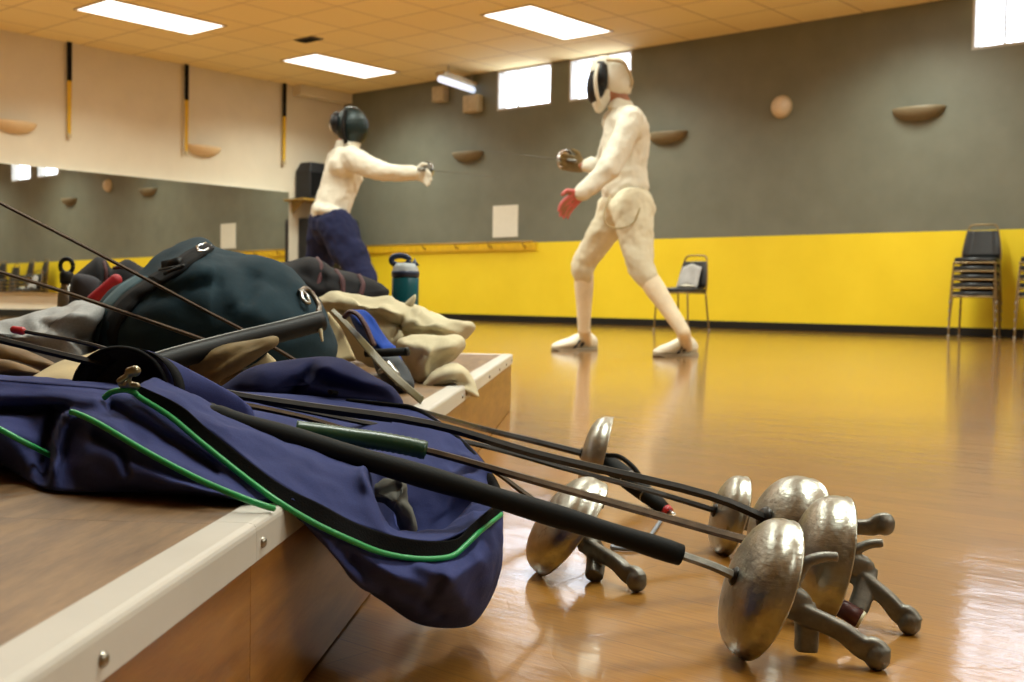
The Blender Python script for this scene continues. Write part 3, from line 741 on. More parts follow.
def strip_on(pf, left, right, n, lift):
    """a band laid over the front of a soft body between two picture curves"""
    L = spline([V((*p, 0)) for p in left], n); R = spline([V((*p, 0)) for p in right], n); rings = []
    for a, b in zip(L, R): rings.append([pf.on(a.x+(b.x-a.x)*q, a.y+(b.y-a.y)*q, lift) for q in (0, .25, .5, .75, 1)])
    return MB().loft(rings, False)
obj('rim_band', strip_on(teal, [(91.5, 338), (98.5, 311), (117, 289), (137, 276)], [(99, 343), (107, 317), (127, 293), (148, 277)], 24, .004), M['tealrim'], tt, solid=.004)
st = obj('webbing_strap', strip_on(teal, [(99, 344), (105, 320), (122, 297), (146, 280), (160, 272)], [(117, 345), (121, 325), (136, 304), (156, 288), (168, 279)], 30, .006), M['black_fab'], tt, solid=.004)
up = obj('top_strap', strip_on(teal, [(150, 277), (170, 265), (188, 252), (206, 244)], [(162, 284), (182, 272), (200, 258), (214, 249)], 24, .009), M['black_fab'], tt, solid=.005)
b0, b1 = teal.on(164, 266, .016), teal.on(180, 262, .016)
obj('buckle', MB().tube([b0, b1], .007, 4, .009).tube([teal.on(165, 274, .016), teal.on(182, 267, .016)], .004, 6).tube([teal.on(160, 270, .014), teal.on(184, 266, .02)], .003, 6), M['black'], up)
obj('strap_loop', MB().tube([teal.on(x, y, .016) for x, y in ((197, 247), (205, 243.5), (211, 246), (207, 250), (199, 252), (197, 247))], .0022, 8), M['chrome'], up)
d = [teal.on(x, y, .012) for x, y in ((300, 292), (306, 289), (313, 296), (319, 306), (318, 313))]
obj('carry_hook', MB().tube(spline(d, 20), .0045, 8), simple('antique_metal', '6a5f52', .4, .7), tt)
obj('hook_ring', MB().tube(spline([teal.on(x, y, .016) for x, y in ((301, 291), (307, 296), (309, 303), (303, 300), (301, 291))], 18), .003, 8), M['steel'], tt)

# ---- black tube lying across
tp = psp([(150, 366, 1.37), (180, 357, 1.40), (230, 344, 1.45), (280, 332, 1.49), (322, 321, 1.53)], 30)
tu = thing('black_tube', 'black plastic tube with open end lying in front of the teal bag', 'tube', tp[0])
n = 20; rr = []
obj('tube_wall', MB().tube(tp, .0125, 20, .0135, caps=False), M['black'], tu, solid=.002, off=-1)
obj('seam_ridge', MB().tube([p+V((0, -.002, .0132)) for p in tp], .0016, 6), simple('dull_ridge', '6a6a66', .5, .5), tu)
e = tp[-1]; obj('end_lug', MB().capsule(e+V((.0, -.012, -.012)), e+V((.003, -.014, -.026)), .003, .0015, 10), M['bonewhite'], tu)

# ---- tan gloves and cuffs
gl = Puff([(168, 364), (176, 357), (196, 350), (224, 344), (252, 340), (272, 336), (278.5, 338), (277, 345), (267, 352), (251, 363), (238, 371), (226, 378), (213, 386), (196, 384), (180, 376)], 1.44, .032, .03, .5, 64, 10, wr=(.003, 30), feats=[([(188, 372), (194, 360), (206, 352)], -.006, 3), ([(215, 380), (240, 362), (268, 346)], .006, 7), ([(205, 372), (232, 354), (262, 344)], -.004, 4)])
t = thing('fencing_glove', 'tan leather glove squeezed under the black tube', 'glove', P(220, 386, 1.44))
obj('palm', gl.mb, M['leather'], t)
obj('stitching', MB().tube([gl.on(x, y, .0005) for x, y in ((187, 377), (188, 368), (192, 360), (200, 353), (207, 350))], .0009, 6), M['maroon'], t)
obj('thumb', Puff([(218, 382), (232, 372), (250, 366), (266, 356), (268, 353), (277, 364), (262, 370), (246, 378), (230, 388)], 1.46, .014, .014, .5, 40, 8, wr=(.002, 40)).mb, M['cuff'], t)
gb = thing('fencing_glove', 'brown leather glove at the left photo edge behind the blue bag', 'glove', P(20, 372, 1.22))
obj('finger', Puff([(-40, 345), (-10, 342), (8, 345), (26, 350), (45, 358), (58, 366), (54, 371), (43, 371), (30, 365), (14, 361), (-10, 360), (-40, 360)], 1.24, .024, .02, .5, 44, 8, wr=(.0016, 40)).mb, M['leather_br'], gb)
obj('finger', Puff([(-40, 361), (-6, 359), (8, 360), (22, 364), (36, 369), (43, 374), (30, 378), (8, 377), (-40, 378)], 1.21, .02, .018, .5, 40, 8, wr=(.0016, 40), seed=2).mb, M['leather_br'], gb)
cu = sheet('leather_cuff', [[(18, 385, 1.14), (60, 386, 1.13), (82, 386, 1.13)], [(28, 381, 1.16), (58, 376, 1.15), (84, 377, 1.15)], [(60, 363, 1.22), (80, 362, 1.22), (96, 364, 1.22)], [(88, 356, 1.28), (100, 352, 1.28), (113, 352, 1.28)], [(101, 350, 1.30), (106, 349, 1.30), (116, 349.5, 1.30)]], 20, 26, M['cuff'], None, .004)
tag(cu, 'cream leather cuff with small dark marks between brown glove and black pocket', 'cuff')
mk = MB()
for (x0, y0, x1, y1) in ((72, 368, 80, 369.4), (81, 366, 84, 367), (85.5, 366.5, 87.5, 367), (79, 372.5, 81.5, 373)):
    f = lambda x, y: P(x, y, 1.16+(375-y)*.0045)-CF*.006
    mk.tube([f(x0, y0), f(x1, y1)], .0006, 6)
ib = obj('ink_marks', mk, M['black'], None); ib.parent = cu

# ---- silver jacket at the left
sj = Puff([(-60, 330), (-10, 325), (20, 320), (50, 314), (72, 305), (86, 302), (101, 306), (104, 315), (95, 330), (92, 346), (94, 368), (64, 390), (20, 398), (-60, 398)], 1.72, .12, .1, .5, 72, 12, wr=(.010, 13), seed=5, centre=(40, 340, 1.72), feats=[([(42, 325), (62, 330), (88, 343)], -.02, 4), ([(20, 336), (52, 338), (80, 348)], .012, 5), ([(60, 316), (90, 318)], .012, 6), ([(0, 340), (30, 346), (60, 356)], -.014, 4)])
tag(obj('silver_jacket', sj.mb, M['silver_fab'], folds=(.03, .06)), 'crumpled silver grey fencing jacket at the left behind the gloves', 'jacket')
# ---- red roll, charcoal bags
tag(obj('red_strap_pad', MB().capsule(P(93, 300, 2.41), P(116, 280, 2.41), .0128, .0128, 16), M['red']), 'small red padded roll between the charcoal box bag and the teal bag', 'pad')
bg1 = thing('charcoal_bag', 'charcoal and grey bag with dark red seams behind the red roll', 'bag', P(100, 340, 2.6))
obj('body', Puff([(71, 280), (78, 272), (90, 262), (97, 257), (106, 260), (112, 268), (120, 262), (128, 259), (140, 266), (148, 276), (150, 330), (142, 358), (74, 358), (69, 310)], 2.62, .13, .14, .35, 64, 10, wr=(.006, 9), feats=[([(104, 262), (106, 290)], -.03, 4)]).mb, M['charcoal'], bg1)
pk = Puff([(72, 279), (84, 274), (100, 280), (104, 292), (100, 312), (74, 314)], 2.5, .05, .05, .3, 40, 8, wr=(.003, 12))
obj('front_pocket', pk.mb, M['grey_fab'], bg1)
obj('seam', MB().tube(psp([(104, 262, 2.5), (106, 272, 2.47), (105, 288, 2.47)], 10), .004, 6), M['redtrim'], bg1)
obj('seam', MB().tube(psp([(114, 268, 2.5), (124, 268, 2.48), (140, 275, 2.5)], 10), .004, 6), M['redtrim'], bg1)
b2f = [([(318, 262), (322, 282)], -.02, 6), ([(300, 275), (370, 290)], -.012, 6)]
b2 = Puff([(252, 268), (285, 262), (308, 256.5), (324, 262), (333, 268), (352, 272), (372, 279), (386, 288), (388, 298), (376, 345), (300, 360), (250, 350)], 2.75, .16, .15, .45, 72, 12, wr=(.008, 9), seed=8, feats=b2f)
bg2 = thing('charcoal_bag', 'charcoal duffel with dark red piping behind the white jacket', 'bag', P(320, 345, 2.75))
obj('body', b2.mb, M['charcoal'], bg2)
for q in ([(317, 259), (321, 266), (319, 280), (312, 296)], [(336, 271), (342, 280), (343, 296)], [(359, 276), (363, 285), (360, 296)]):
    obj('piping', MB().tube(spline([b2.on(x, y, .004) for x, y in q], 14), .006, 8), M['redtrim'], bg2)

# ---- water bottles
def bottle(root_lab, name, cx, ybase, d, s, kind):
    base = P(cx, ybase, d); base.z = ZP+.0005
    t = thing(name, root_lab, 'bottle', base); T0 = Matrix.Translation(base)
    if kind == 'blue':
        R = .0365*s; hb = .218*s
        obj('body', MB().lathe([(.001, 0), (R*.9, 0), (R, .006), (R, hb*.55), (R*.97, hb*.6), (R, hb*.66), (R, hb-.004), (R*.93, hb), (.001, hb)], 32, T0), M['bottle'], t)
        obj('collar', MB().lathe([(.001, hb), (R*1.02, hb), (R*1.03, hb+.012*s), (R*.98, hb+.016*s), (.001, hb+.016*s)], 32, T0), M['lid_blue'], t)
        obj('lid', MB().lathe([(R*.96, hb+.016*s), (R*.9, hb+.026*s), (R*.7, hb+.036*s), (.001, hb+.038*s)], 32, T0), M['lid_grey'], t)
        c = base+V((-.014*s, 0, hb+.044*s))
        lp = [c+V((.024*s*math.cos(a), 0, .013*s*math.sin(a))) for a in [PI*2*k/28 for k in range(29)]]
        obj('loop_handle', MB().tube(lp, .0055*s, 10, .008*s), M['lid_blue'], t)
        obj('spout', MB().tube([base+V((.016*s, 0, hb+.022*s)), base+V((.028*s, 0, hb+.044*s)), base+V((.031*s, 0, hb+.03*s))], .008*s, 10), M['lid_blue'], t)
    else:
        R = .0235*s
        obj('body', MB().lathe([(.001, 0), (R*.92, 0), (R, .005), (R, .135*s), (R*.92, .155*s), (R*.62, .172*s), (R*.6, .182*s), (.001, .182*s)], 30, T0), M['steel'], t)
        obj('cap', MB().lathe([(.001, .181*s), (R*.75, .181*s), (R*.78, .205*s), (R*.6, .212*s), (.001, .213*s)], 24, T0), M['black'], t)
        c = base+V((0, 0, .226*s)); obj('carry_loop', MB().tube([c+V((.017*s*math.cos(a), 0, .019*s*math.sin(a))) for a in [PI*2*k/26 for k in range(27)]], .0042*s, 10, .006*s), M['black'], t)
bottle('teal plastic water bottle with navy loop lid behind the white jacket', 'water_bottle', 404.5, 345, 3.0, .98, 'blue')
bottle('steel water bottle with black loop cap at the left behind the silver jacket', 'water_bottle', 66.5, 346, 3.1, 1.02, 'steel')

# ---- white jacket heap at the far end
wj = thing('white_jacket', 'off-white fencing jacket heaped at the far end of the platform', 'jacket', P(430, 388, 2.2))
WB = 2.32
obj('body', Puff([(318, 303), (322, 297), (333, 291), (346, 295), (364, 297.5), (382, 299), (398, 303.5), (412, 306), (422, 307), (434, 315), (451, 320), (468, 323), (473, 329), (465, 338), (445, 348), (424, 366), (395, 374), (372, 368), (350, 352), (328, 326)], WB, .075, .1, .5, 84, 14, wr=(.006, 14), seed=1, centre=(398, 326, WB), feats=[
    ([(335, 303), (380, 306), (404, 314)], .018, 5), ([(340, 312), (375, 316), (398, 324)], -.02, 5), ([(412, 308), (398, 322), (394, 336)], -.018, 4), ([(420, 310), (436, 320), (452, 334)], .02, 6), ([(405, 330), (418, 336), (448, 336)], -.022, 4), ([(415, 322), (420, 330)], .014, 4), ([(455, 324), (458, 336)], -.006, 3)]).mb, M['cream'], wj, folds=(.03, .06))
obj('collar_tip', Puff([(402, 308), (408, 300), (415, 294.5), (416, 299), (413, 306), (410, 312)], 2.30, .012, .012, .5, 28, 6, wr=(.001, 30)).mb, M['cream'], wj)
obj('front_panel', Puff([(396, 342), (406, 337), (419, 334), (443, 335.5), (460, 338), (464.5, 346), (458, 358), (442, 366), (431, 374), (427, 386), (418, 388), (411, 373), (403, 358)], 2.2, .065, .06, .5, 64, 12, wr=(.004, 18), seed=4, feats=[([(428, 384), (424, 366), (430, 352)], .016, 4), ([(434, 378), (436, 368), (452, 358)], -.02, 4), ([(408, 345), (430, 346), (455, 346)], .01, 7)]).mb, M['cream'], wj, folds=(.02, .06))
obj('sleeve', Puff([(422, 388), (426, 380), (432, 372), (444, 365), (457, 361.5), (468, 368), (473, 379), (477, 390), (479.5, 397.5), (470, 394), (462, 386), (450, 385), (438, 386), (428, 389)], 2.13, .045, .04, .5, 56, 10, wr=(.003, 22), seed=6, zmin=None, feats=[([(430, 384), (445, 374), (460, 372)], .012, 5), ([(434, 386), (452, 381), (466, 384)], -.01, 4)]).mb, M['cream'], wj, folds=(.012, .05))

# ---- blue cloth, dark straps, olive belt, black handle
rb = Puff([(349, 313), (357, 310), (366, 311), (374, 319), (381, 331), (390, 342), (397, 348), (408, 372), (412, 382), (404, 388), (388, 372), (374, 352), (360, 336)], 2.0, .05, .05, .5, 56, 10, wr=(.005, 20), seed=9, feats=[([(356, 318), (372, 338), (388, 358)], .014, 5), ([(366, 316), (384, 340)], -.012, 4)])
rbt = tag(obj('blue_garment', rb.mb, M['royal']), 'bright blue cloth bundled between the olive belt and the white jacket', 'cloth')
lo = Puff([(372, 356), (384, 350), (398, 356), (408, 370), (414, 384), (410, 392), (396, 392), (380, 378)], 1.93, .04, .05, .5, 40, 8, wr=(.006, 24), seed=11, feats=[([(385, 362), (402, 380)], .012, 4)])
tag(obj('dark_pouch', lo.mb, simple('slate_cloth', '33393f', .7, bs=200)), 'dark slate pouch under the black rod beside the olive belt', 'pouch')
obm = sheet('olive_belt', [[(331, 312, 1.98), (345, 326, 1.93), (364, 349, 1.86), (388, 376, 1.77), (410, 395, 1.715), (420, 404, 1.70)], [(334, 309.5, 1.985), (348, 322, 1.935), (369, 344, 1.865), (394, 371, 1.775), (414, 389, 1.72), (424, 397, 1.705)]], 30, 6, M['olive'], None, .005)
tag(obm, 'flat olive belt standing on edge in front of the white jacket', 'belt')
obm2 = sheet('buff_flap', [[(322, 330, 1.95), (330, 345, 1.9), (338, 362, 1.85)], [(328, 312, 1.95), (342, 330, 1.9), (356, 360, 1.84)]], 12, 8, M['cuff'], None, .004)
tag(obm2, 'buff leather flap behind the olive belt beside the teal bag', 'flap')
ar = psp([(344, 318, 1.9), (350, 312, 1.9), (358, 315, 1.9), (365, 325, 1.9), (370, 336, 1.9), (374, 346, 1.9)], 20)
mst = tag(obj('maroon_strap', MB().tube(ar, .004, 8, .018, up=CF), M['maroon']), 'dark maroon strap arching behind the olive belt', 'strap')
hp = thing('black_rod', 'short black rod handle pointing right over the blue cloth', 'handle', P(377, 353, 1.88))
obj('shaft', MB().tube([P(366, 353, 1.9), P(380, 353, 1.89), P(406, 351.5, 1.88)], .0071, 18), M['black_rub'], hp)
obj('end_cap', MB().tube([P(406, 351.5, 1.88), P(409, 351.3, 1.879)], [.0078, .007], 18), M['black'], hp)
pg = MB().capsule(P(388, 365, 1.875), P(396, 374, 1.865), .0085, .0065, 12).capsule(P(396, 374, 1.865), P(398, 383, 1.865), .0065, .0055, 12).capsule(P(388, 365, 1.875), P(380, 372, 1.875), .0065, .0045, 12)
tag(obj('pistol_grip', pg, M['steel'], remesh=.0018, relax=3), 'small bright metal pistol grip beneath the black rod', 'grip')

# ------------------------------------------------------------------ the big blue bag
bag = thing('fencing_bag', 'long blue fencing bag with green piping, its open end drooping over the platform edge', 'bag', P(250, 500, .9))
LIP = [(-300, 385, 1.1), (-60, 377, 1.05), (0, 381, 1.02), (50, 385, 1.0), (100, 389, .98), (140, 398, .955), (206, 446, .91), (277, 502, .872), (300, 516, .874), (322, 528, .878), (351, 541, .89), (392, 556, .91), (430, 559.5, .93), (452, 556, .95), (466, 545.5, .968), (480, 532, .99), (501, 510, 1.05), (499, 486, 1.12), (484, 462, 1.19), (466, 442, 1.23), (444, 424, 1.26), (418, 408, 1.29), (395, 404, 1.3), (340, 398, 1.32)]
R1 = [(-300, 410, 1.07), (-60, 404, 1.02), (0, 408, 1.0), (46, 414, .99), (98, 424, .93), (140, 448, .90), (200, 480, .875), (275, 503.5, .869), (299, 517.5, .871), (319, 532, .872), (346, 560, .882), (390, 576, .905), (430, 580, .925), (456, 576, .94), (472, 568, .96), (488, 556, .98), (501.5, 540, 1.05), (500, 520, 1.12), (490, 500, 1.19), (470, 480, 1.23), (448, 455, 1.26), (420, 435, 1.29), (395, 425, 1.3), (340, 410, 1.32)]
R2 = [(-300, 436, 1.04), (-60, 432, .97), (0, 438, .955), (44, 450, .965), (98, 458, .90), (140, 474, .875), (196, 490, .858), (273, 505, .868), (298, 518.5, .871), (318, 536, .874), (350, 578, .895), (386, 596, .93), (426, 606, .95), (456, 602, .965), (474, 594, .98), (492, 580, 1.0), (501.5, 562, 1.06), (499, 545, 1.12), (485, 540, 1.17), (465, 520, 1.2), (440, 480, 1.25), (415, 450, 1.28), (390, 440, 1.3), (340, 420, 1.32)]
R3 = [(-300, 452, 1.06), (-60, 458, .99), (0, 466, .985), (46, 489, .905), (104, 494, .893), (140, 493.5, .893), (192, 496, .885), (270, 507, .87), (297, 519.5, .875), (318, 539, .89), (362, 586, .93), (386, 604, .965), (413, 622, .99), (440, 628, 1.0), (470, 625.5, 1.02), (486, 608, 1.04), (497, 585, 1.07), (492, 590, 1.12), (470, 590, 1.15), (440, 560, 1.18), (400, 500, 1.24), (380, 470, 1.26), (360, 450, 1.3), (330, 430, 1.32)]
def dense(c, n): return spline([V(q) for q in c], n)
NU = 340; cols = list(zip(*[dense(c, NU) for c in (LIP, R1, R2, R3)])); rows = []
BF = [([(72, 414), (110, 428), (150, 452), (205, 480), (262, 504)], .014, 6), ([(68, 416), (60, 432), (56, 455), (51, 492)], .028, 6), ([(54, 416), (46, 440), (43, 480)], -.03, 6),
      ([(-20, 410), (30, 412), (64, 408)], -.032, 4), ([(-20, 395), (40, 395), (95, 398)], .014, 8), ([(-20, 425), (20, 432), (46, 446)], .008, 6),
      ([(112, 408), (160, 436), (215, 468)], -.02, 6), ([(96, 432), (120, 452), (128, 470)], -.012, 5), ([(130, 430), (142, 440)], -.012, 5), ([(100, 440), (160, 470), (220, 490)], -.008, 9), ([(85, 470), (110, 492)], .006, 10),
      ([(350, 560), (400, 590), (440, 612)], -.014, 9), ([(420, 566), (455, 580), (478, 560)], .012, 8), ([(445, 562), (450, 590), (470, 615)], .010, 12), ([(380, 570), (420, 585)], .010, 8), ([(335, 548), (380, 590)], -.010, 7), ([(440, 580), (425, 605)], -.008, 6)]
def soft_keep(v):
    """cloth lies on the platform and bends over its edge"""
    u = v.x*EN.x+v.y*EN.y-OFF
    if (v.x*ED.x+v.y*ED.y) > 3.34 or u > .03: return v
    return keep(v, FLOORZ if u < .004 else FLOORZ-(u-.004)*2.4)
class _F: pass
_f = _F(); _f.feats = BF
for q in cols:
    col = spline(list(q), 26); out = []
    for j, p in enumerate(col):
        e = min(1, j/3.)*min(1, (25-j)/4.)
        hh = min(1, max(0, (abs(q[3].y-q[0].y)+abs(q[3].x-q[0].x)-14)/45.)); e *= hh; bulge = .012*hh*math.sin(PI*j/25)
        v = P(p.x, p.y, p.z-(Puff.feat(_f, p))*e-bulge)
        v = v+wrinkle(v, .0028, 26, 1.3)*e
        v = soft_keep(v)
        out.append(v)
    rows.append(out)
# underside: fold the bottom row inwards to a middle line so that the bag is closed below
mid = dense([(-300, 432, 1.2), (-60, 440, 1.15), (60, 450, 1.12), (160, 455, 1.1), (260, 470, 1.08), (350, 520, 1.1), (400, 570, 1.1), (440, 590, 1.09), (450, 585, 1.1)], NU//2)
for i, col in enumerate(rows):
    k = i if i < NU//2 else NU-1-i
    b = col[-1]; q = mid[min(k, NU//2-1)]; e = P(*q)
    for w_ in (.35, .7, 1.):
        v = b.lerp(e, w_)
        if inside_platform(v): v = V((v.x, v.y, max(min(v.z, .17), FLOORZ)))
        col.append(v)
obj('body', MB().loft(rows, False), M['blue'], bag, solid=.0022, off=-1)
# rounded blue top of the closed left part
sheet('top_panel', [[(-300, 385, 1.1), (-60, 377, 1.05), (0, 381, 1.02), (50, 385, 1.0), (100, 389, .98), (135, 394, .96)], [(-300, 379, 1.17), (-60, 370, 1.12), (0, 376, 1.1), (50, 380, 1.08), (100, 383, 1.06), (132, 386, 1.02)], [(-300, 386, 1.3), (-60, 378, 1.25), (0, 384, 1.22), (50, 388, 1.2), (100, 390, 1.18), (130, 390, 1.1)], [(-300, 425, 1.32), (-60, 430, 1.3), (0, 430, 1.27), (50, 425, 1.25), (100, 420, 1.22), (130, 410, 1.18)]], 50, 18, M['blue'], bag, .002, (.004, 18), FLOORZ)
ZU = [(128, 383, .96), (140, 386, .955), (180, 405, .93), (209, 430, .912), (246, 459, .892), (283, 486, .876), (320, 504, .882), (351, 521, .895), (380, 532, .908), (410, 539, .925), (437, 541, .94), (458, 538, .96), (470, 526, .98), (484, 514, 1.0), (502, 500, 1.05)]
ZL = [(128, 391, .955), (140, 397, .95), (170, 416, .93), (200, 441, .909), (240, 473, .886), (277, 500.5, .868), (315, 523, .874), (350, 539.5, .886), (378, 551, .902), (405, 557, .918), (430, 558.5, .93), (452, 555.5, .948), (466, 544.5, .966), (480, 531, .988), (501, 514, 1.05)]
sheet('zipper_tape', [[(x, y, d-.003) for x, y, d in ZL], [((a[0]+b[0])/2, (a[1]+b[1])/2, (a[2]+b[2])/2-.0028) for a, b in zip(ZL, ZU)], [(x, y, d-.003) for x, y, d in ZU]], 110, 10, M['zip'], bag, .0016)
zt = MB()
for off in (0.30, 0.62):
    zt.tube([P(*(V(a).lerp(V(b), off))) - CF*.0105 for a, b in zip(spline(ZL, 110), spline(ZU, 110))], .0011, 5)
BK = [(502, 500, 1.05), (498, 483, 1.12), (484, 460.5, 1.19), (466, 441, 1.23), (444, 423, 1.26), (418, 406.5, 1.29), (395, 402.5, 1.3), (350, 398, 1.31)]
sheet('zipper_tape', [[(x+1, y+3, d) for x, y, d in BK], [(x-3, y+1, d-.006) for x, y, d in BK], [(x-7, y+7, d-.004) for x, y, d in BK]], 60, 6, M['zip'], bag, .0016)
def piping(pp, n): obj('piping', MB().tube(psp([(x, y, d) for x, y, d in pp], n), .0024, 10), M['green'], bag)
piping([(104, 398, .955), (112, 392, .952), (125, 390, .948), (135, 393, .944)]+[(x, y+.5, d-.006) for x, y, d in ZL[1:]], 130)
piping([(71, 412, .912), (78, 414, .908), (100, 424.5, .896), (150, 454, .868), (200, 480, .848), (240, 497, .830), (262, 505, .828), (274, 508.5, .835)], 60)
piping([(-40, 414, .945), (-5, 427, .932), (20, 440, .935), (42, 451, .945), (54, 457, .95)], 30)
sl = P(126, 380, .945)
zs = obj('zipper_slider', MB().capsule(P(122, 384, .947), P(137, 386, .944), .0035, .003, 10).capsule(P(128, 383, .943), P(131, 372, .941), .0022, .0022, 10), M['brass'], bag, remesh=.0008, relax=2)
obj('pull_tab', MB().capsule(P(130, 372, .940), P(135, 371, .939), .0042, .0048, 12).capsule(P(130, 374, .940), P(120, 381, .938), .0024, .003, 10), M['brass'], zs, remesh=.0008, relax=2)
# lining
LA = [(135, 388, .957), (209, 431, .914), (283, 487, .878), (351, 522, .897), (380, 532.5, .91), (402, 538, .922), (437, 541.5, .943), (470, 527, .985), (502, 503, 1.055)]
LB = [(160, 380, 1.02), (224, 415, .978), (290, 444, .965), (350, 467, .965), (366, 477, .962), (386, 532, 1.08), (424, 534, 1.11), (460, 516, 1.12), (496, 496, 1.10)]
LC = [(196, 402, 1.15), (250, 424, 1.13), (312, 443, 1.14), (366, 456, 1.12), (384, 458, 1.13), (412, 470, 1.14), (440, 478, 1.15), (466, 482, 1.15), (492, 483, 1.14)]
LD = [(235, 392, 1.28), (290, 395, 1.29), (340, 399, 1.31), (372, 402, 1.31), (400, 406, 1.30), (425, 413, 1.28), (450, 430, 1.25), (474, 451, 1.21), (491, 472, 1.15)]
def lining():
    gq = grid([LA, [((a[0]*.5+b[0]*.5), a[1]*.5+b[1]*.5-3, a[2]*.5+b[2]*.5-.006) for a, b in zip(LA, LB)], LB, LC, LD], 90, 44)
    for i, col in enumerate(gq):
        for j, v in enumerate(col):
            e = min(1, min(i, 89-i, j, 43-j)/4.); amp = .004+.010*max(0, (i-52)/38.)
            v = v+wrinkle(v, amp, 26, 7.7)*e
            col[j] = keep(v, FLOORZ+.004) if inside_platform(v) else v
    return obj('lining', MB().loft(gq, False), M['lining'], bag, solid=.0018)
lining()
obj('inner_pocket', Puff([(371, 489), (382, 480), (398, 476), (407, 483), (409, 500), (416, 520), (414, 534), (404, 528), (394, 512), (384, 500), (376, 497)], 1.03, .014, .012, .5, 40, 8, wr=(.004, 50), zmin=None, feats=[([(380, 495), (398, 484)], -.010, 3), ([(392, 505), (402, 490)], .006, 3)]).mb, simple('grey_label_cloth', '57554c', .8, bs=300), bag, folds=(.012, .02))
# blue pocket tube with a black mouth
def ring(cx, cy, d, rx, ry, tilt, n=40):
    out = []
    for k in range(n):
        a = 2*PI*k/n; out.append(P(cx+rx*math.cos(a), cy-ry*math.sin(a), d+tilt*math.cos(a)))
    return out
rs = [ring(120, 389, 1.035, 46, 41, -.02), ring(135, 390, 1.04, 43, 40, -.015), ring(160, 395, 1.045, 36, 36, -.01), ring(196, 405, 1.05, 26, 27, 0), ring(226, 413, 1.055, 19, 19, 0), ring(240, 417, 1.058, 12, 14, 0), ring(244, 418, 1.06, 3, 4, 0)]
rs = [[v+wrinkle(v, .002, 24, 2.2) for v in r] for r in rs]
obj('pocket_tube', MB().loft(rs, True, False), M['blue'], bag, solid=.0015, off=-1)
ri = [[v for v in ring(119.5, 389, 1.034, 44.5, 39.5, -.02)], ring(137, 391, 1.04, 37, 33, -.01), ring(165, 398, 1.045, 24, 25, 0), ring(185, 403, 1.05, 6, 6, 0)]
obj('pocket_lining', MB().loft(ri, True, False), simple('black_lining', '030304', .9), bag, solid=.001, off=-1)
obj('pocket_binding', MB().tube(ring(119.5, 389, 1.034, 46, 41, -.02, 60)+[ring(119.5, 389, 1.034, 46, 41, -.02, 60)[0]], .0022, 8), M['black_fab'], bag)
rimb = [ring(130, 389.5, 1.032, 44.5, 41.5, -.02), ring(143, 391.5, 1.035, 42, 39.5, -.016)]
obj('pocket_band', MB().loft(rimb, True, False), M['black_fab'], bag, solid=.001)
# folded far lid of the bag, navy
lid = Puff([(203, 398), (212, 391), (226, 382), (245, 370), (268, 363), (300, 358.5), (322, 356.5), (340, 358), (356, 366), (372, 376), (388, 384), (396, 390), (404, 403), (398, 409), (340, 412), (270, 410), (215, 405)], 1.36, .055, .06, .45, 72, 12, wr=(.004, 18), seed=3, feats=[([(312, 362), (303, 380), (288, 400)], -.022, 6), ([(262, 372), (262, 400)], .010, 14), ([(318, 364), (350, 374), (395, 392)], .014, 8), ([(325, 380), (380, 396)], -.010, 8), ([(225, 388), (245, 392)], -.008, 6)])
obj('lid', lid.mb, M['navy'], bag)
# dark ribbons and spare straps lying in the mouth of the bag
for k, pp in enumerate(([(226, 396, 1.09), (260, 400, 1.1), (300, 407, 1.12), (345, 414, 1.13), (392, 420, 1.14)], [(238, 404, 1.07), (270, 410, 1.08), (310, 419, 1.09), (350, 431, 1.10)])):
    t = thing('sword_blade', ['dark bare blade lying along the mouth of the blue bag', 'rusty brown blade lying below it in the bag mouth'][k], 'blade', P(*pp[0]))
    obj('blade', MB().tube(psp(pp, 20), .0044, 6, .003), [M['blade_bk'], M['blade_br']][k], t, smooth=False)
    obj('tang', MB().tube([P(*pp[0]), P(pp[0][0]-8, pp[0][1]-2, pp[0][2])], .0026, 8), M['steel_dk'], t)

# ------------------------------------------------------------------ people
def limb(mb, pts):
    """chain of tapered capsules: (point, radius)"""
    for (a, ra), (b, rb) in zip(pts, pts[1:]): mb.capsule(a, b, ra, rb, 16)
    return mb
def ell(mb, c, r, ax=None):
    """ellipsoid; r = half sizes along picture right, depth and up"""
    b = MB().ball((0, 0, 0), r, 18, 12); m = Matrix(((CR.x, CF.x, 0), (CR.y, CF.y, 0), (0, 0, 1))).to_4x4()
    if ax: m = m @ Matrix.Rotation(ax, 4, 'Y')
    b.xf(Matrix.Translation(c) @ m); return mb.add(b.v, b.f)
def hand_mesh(mb, wrist, palm_end, side, s, curl):
    """palm with four bent fingers and a thumb; side = thumb direction, curl = direction the fingers bend to"""
    w, p = V(wrist), V(palm_end); d = (p-w).normalized(); L = (p-w).length; th = (V(side)-d*V(side).dot(d)).normalized(); cu = V(curl)
    for q in (-.030, -.010, .010, .030): mb.capsule(w+th*q*s*.7, p+th*q*s, .014*s, .0115*s, 10)
    for k, (q, ln) in enumerate(((.032, .070), (.011, .080), (-.011, .074), (-.031, .058))):
        a = p+th*q*s; d1 = (d+th*q*4+cu*.25).normalized(); b = a+d1*ln*.45*s; d2 = (d+cu*.8).normalized(); c = b+d2*ln*.33*s; d3 = (d*.7+cu*1.2).normalized(); e = c+d3*ln*.27*s
        limb(mb, [(a, .0098*s), (b, .0092*s), (c, .0085*s), (e, .0075*s)])
    a = w.lerp(p, .3)+th*.032*s; b = a+(d*.6+th*.8).normalized()*.038*s; c = b+(d+th*.25+cu*.3).normalized()*.032*s
    limb(mb, [(w.lerp(p, .2)+th*.012*s, .014*s), (a, .013*s), (b, .011*s), (c, .0085*s)])
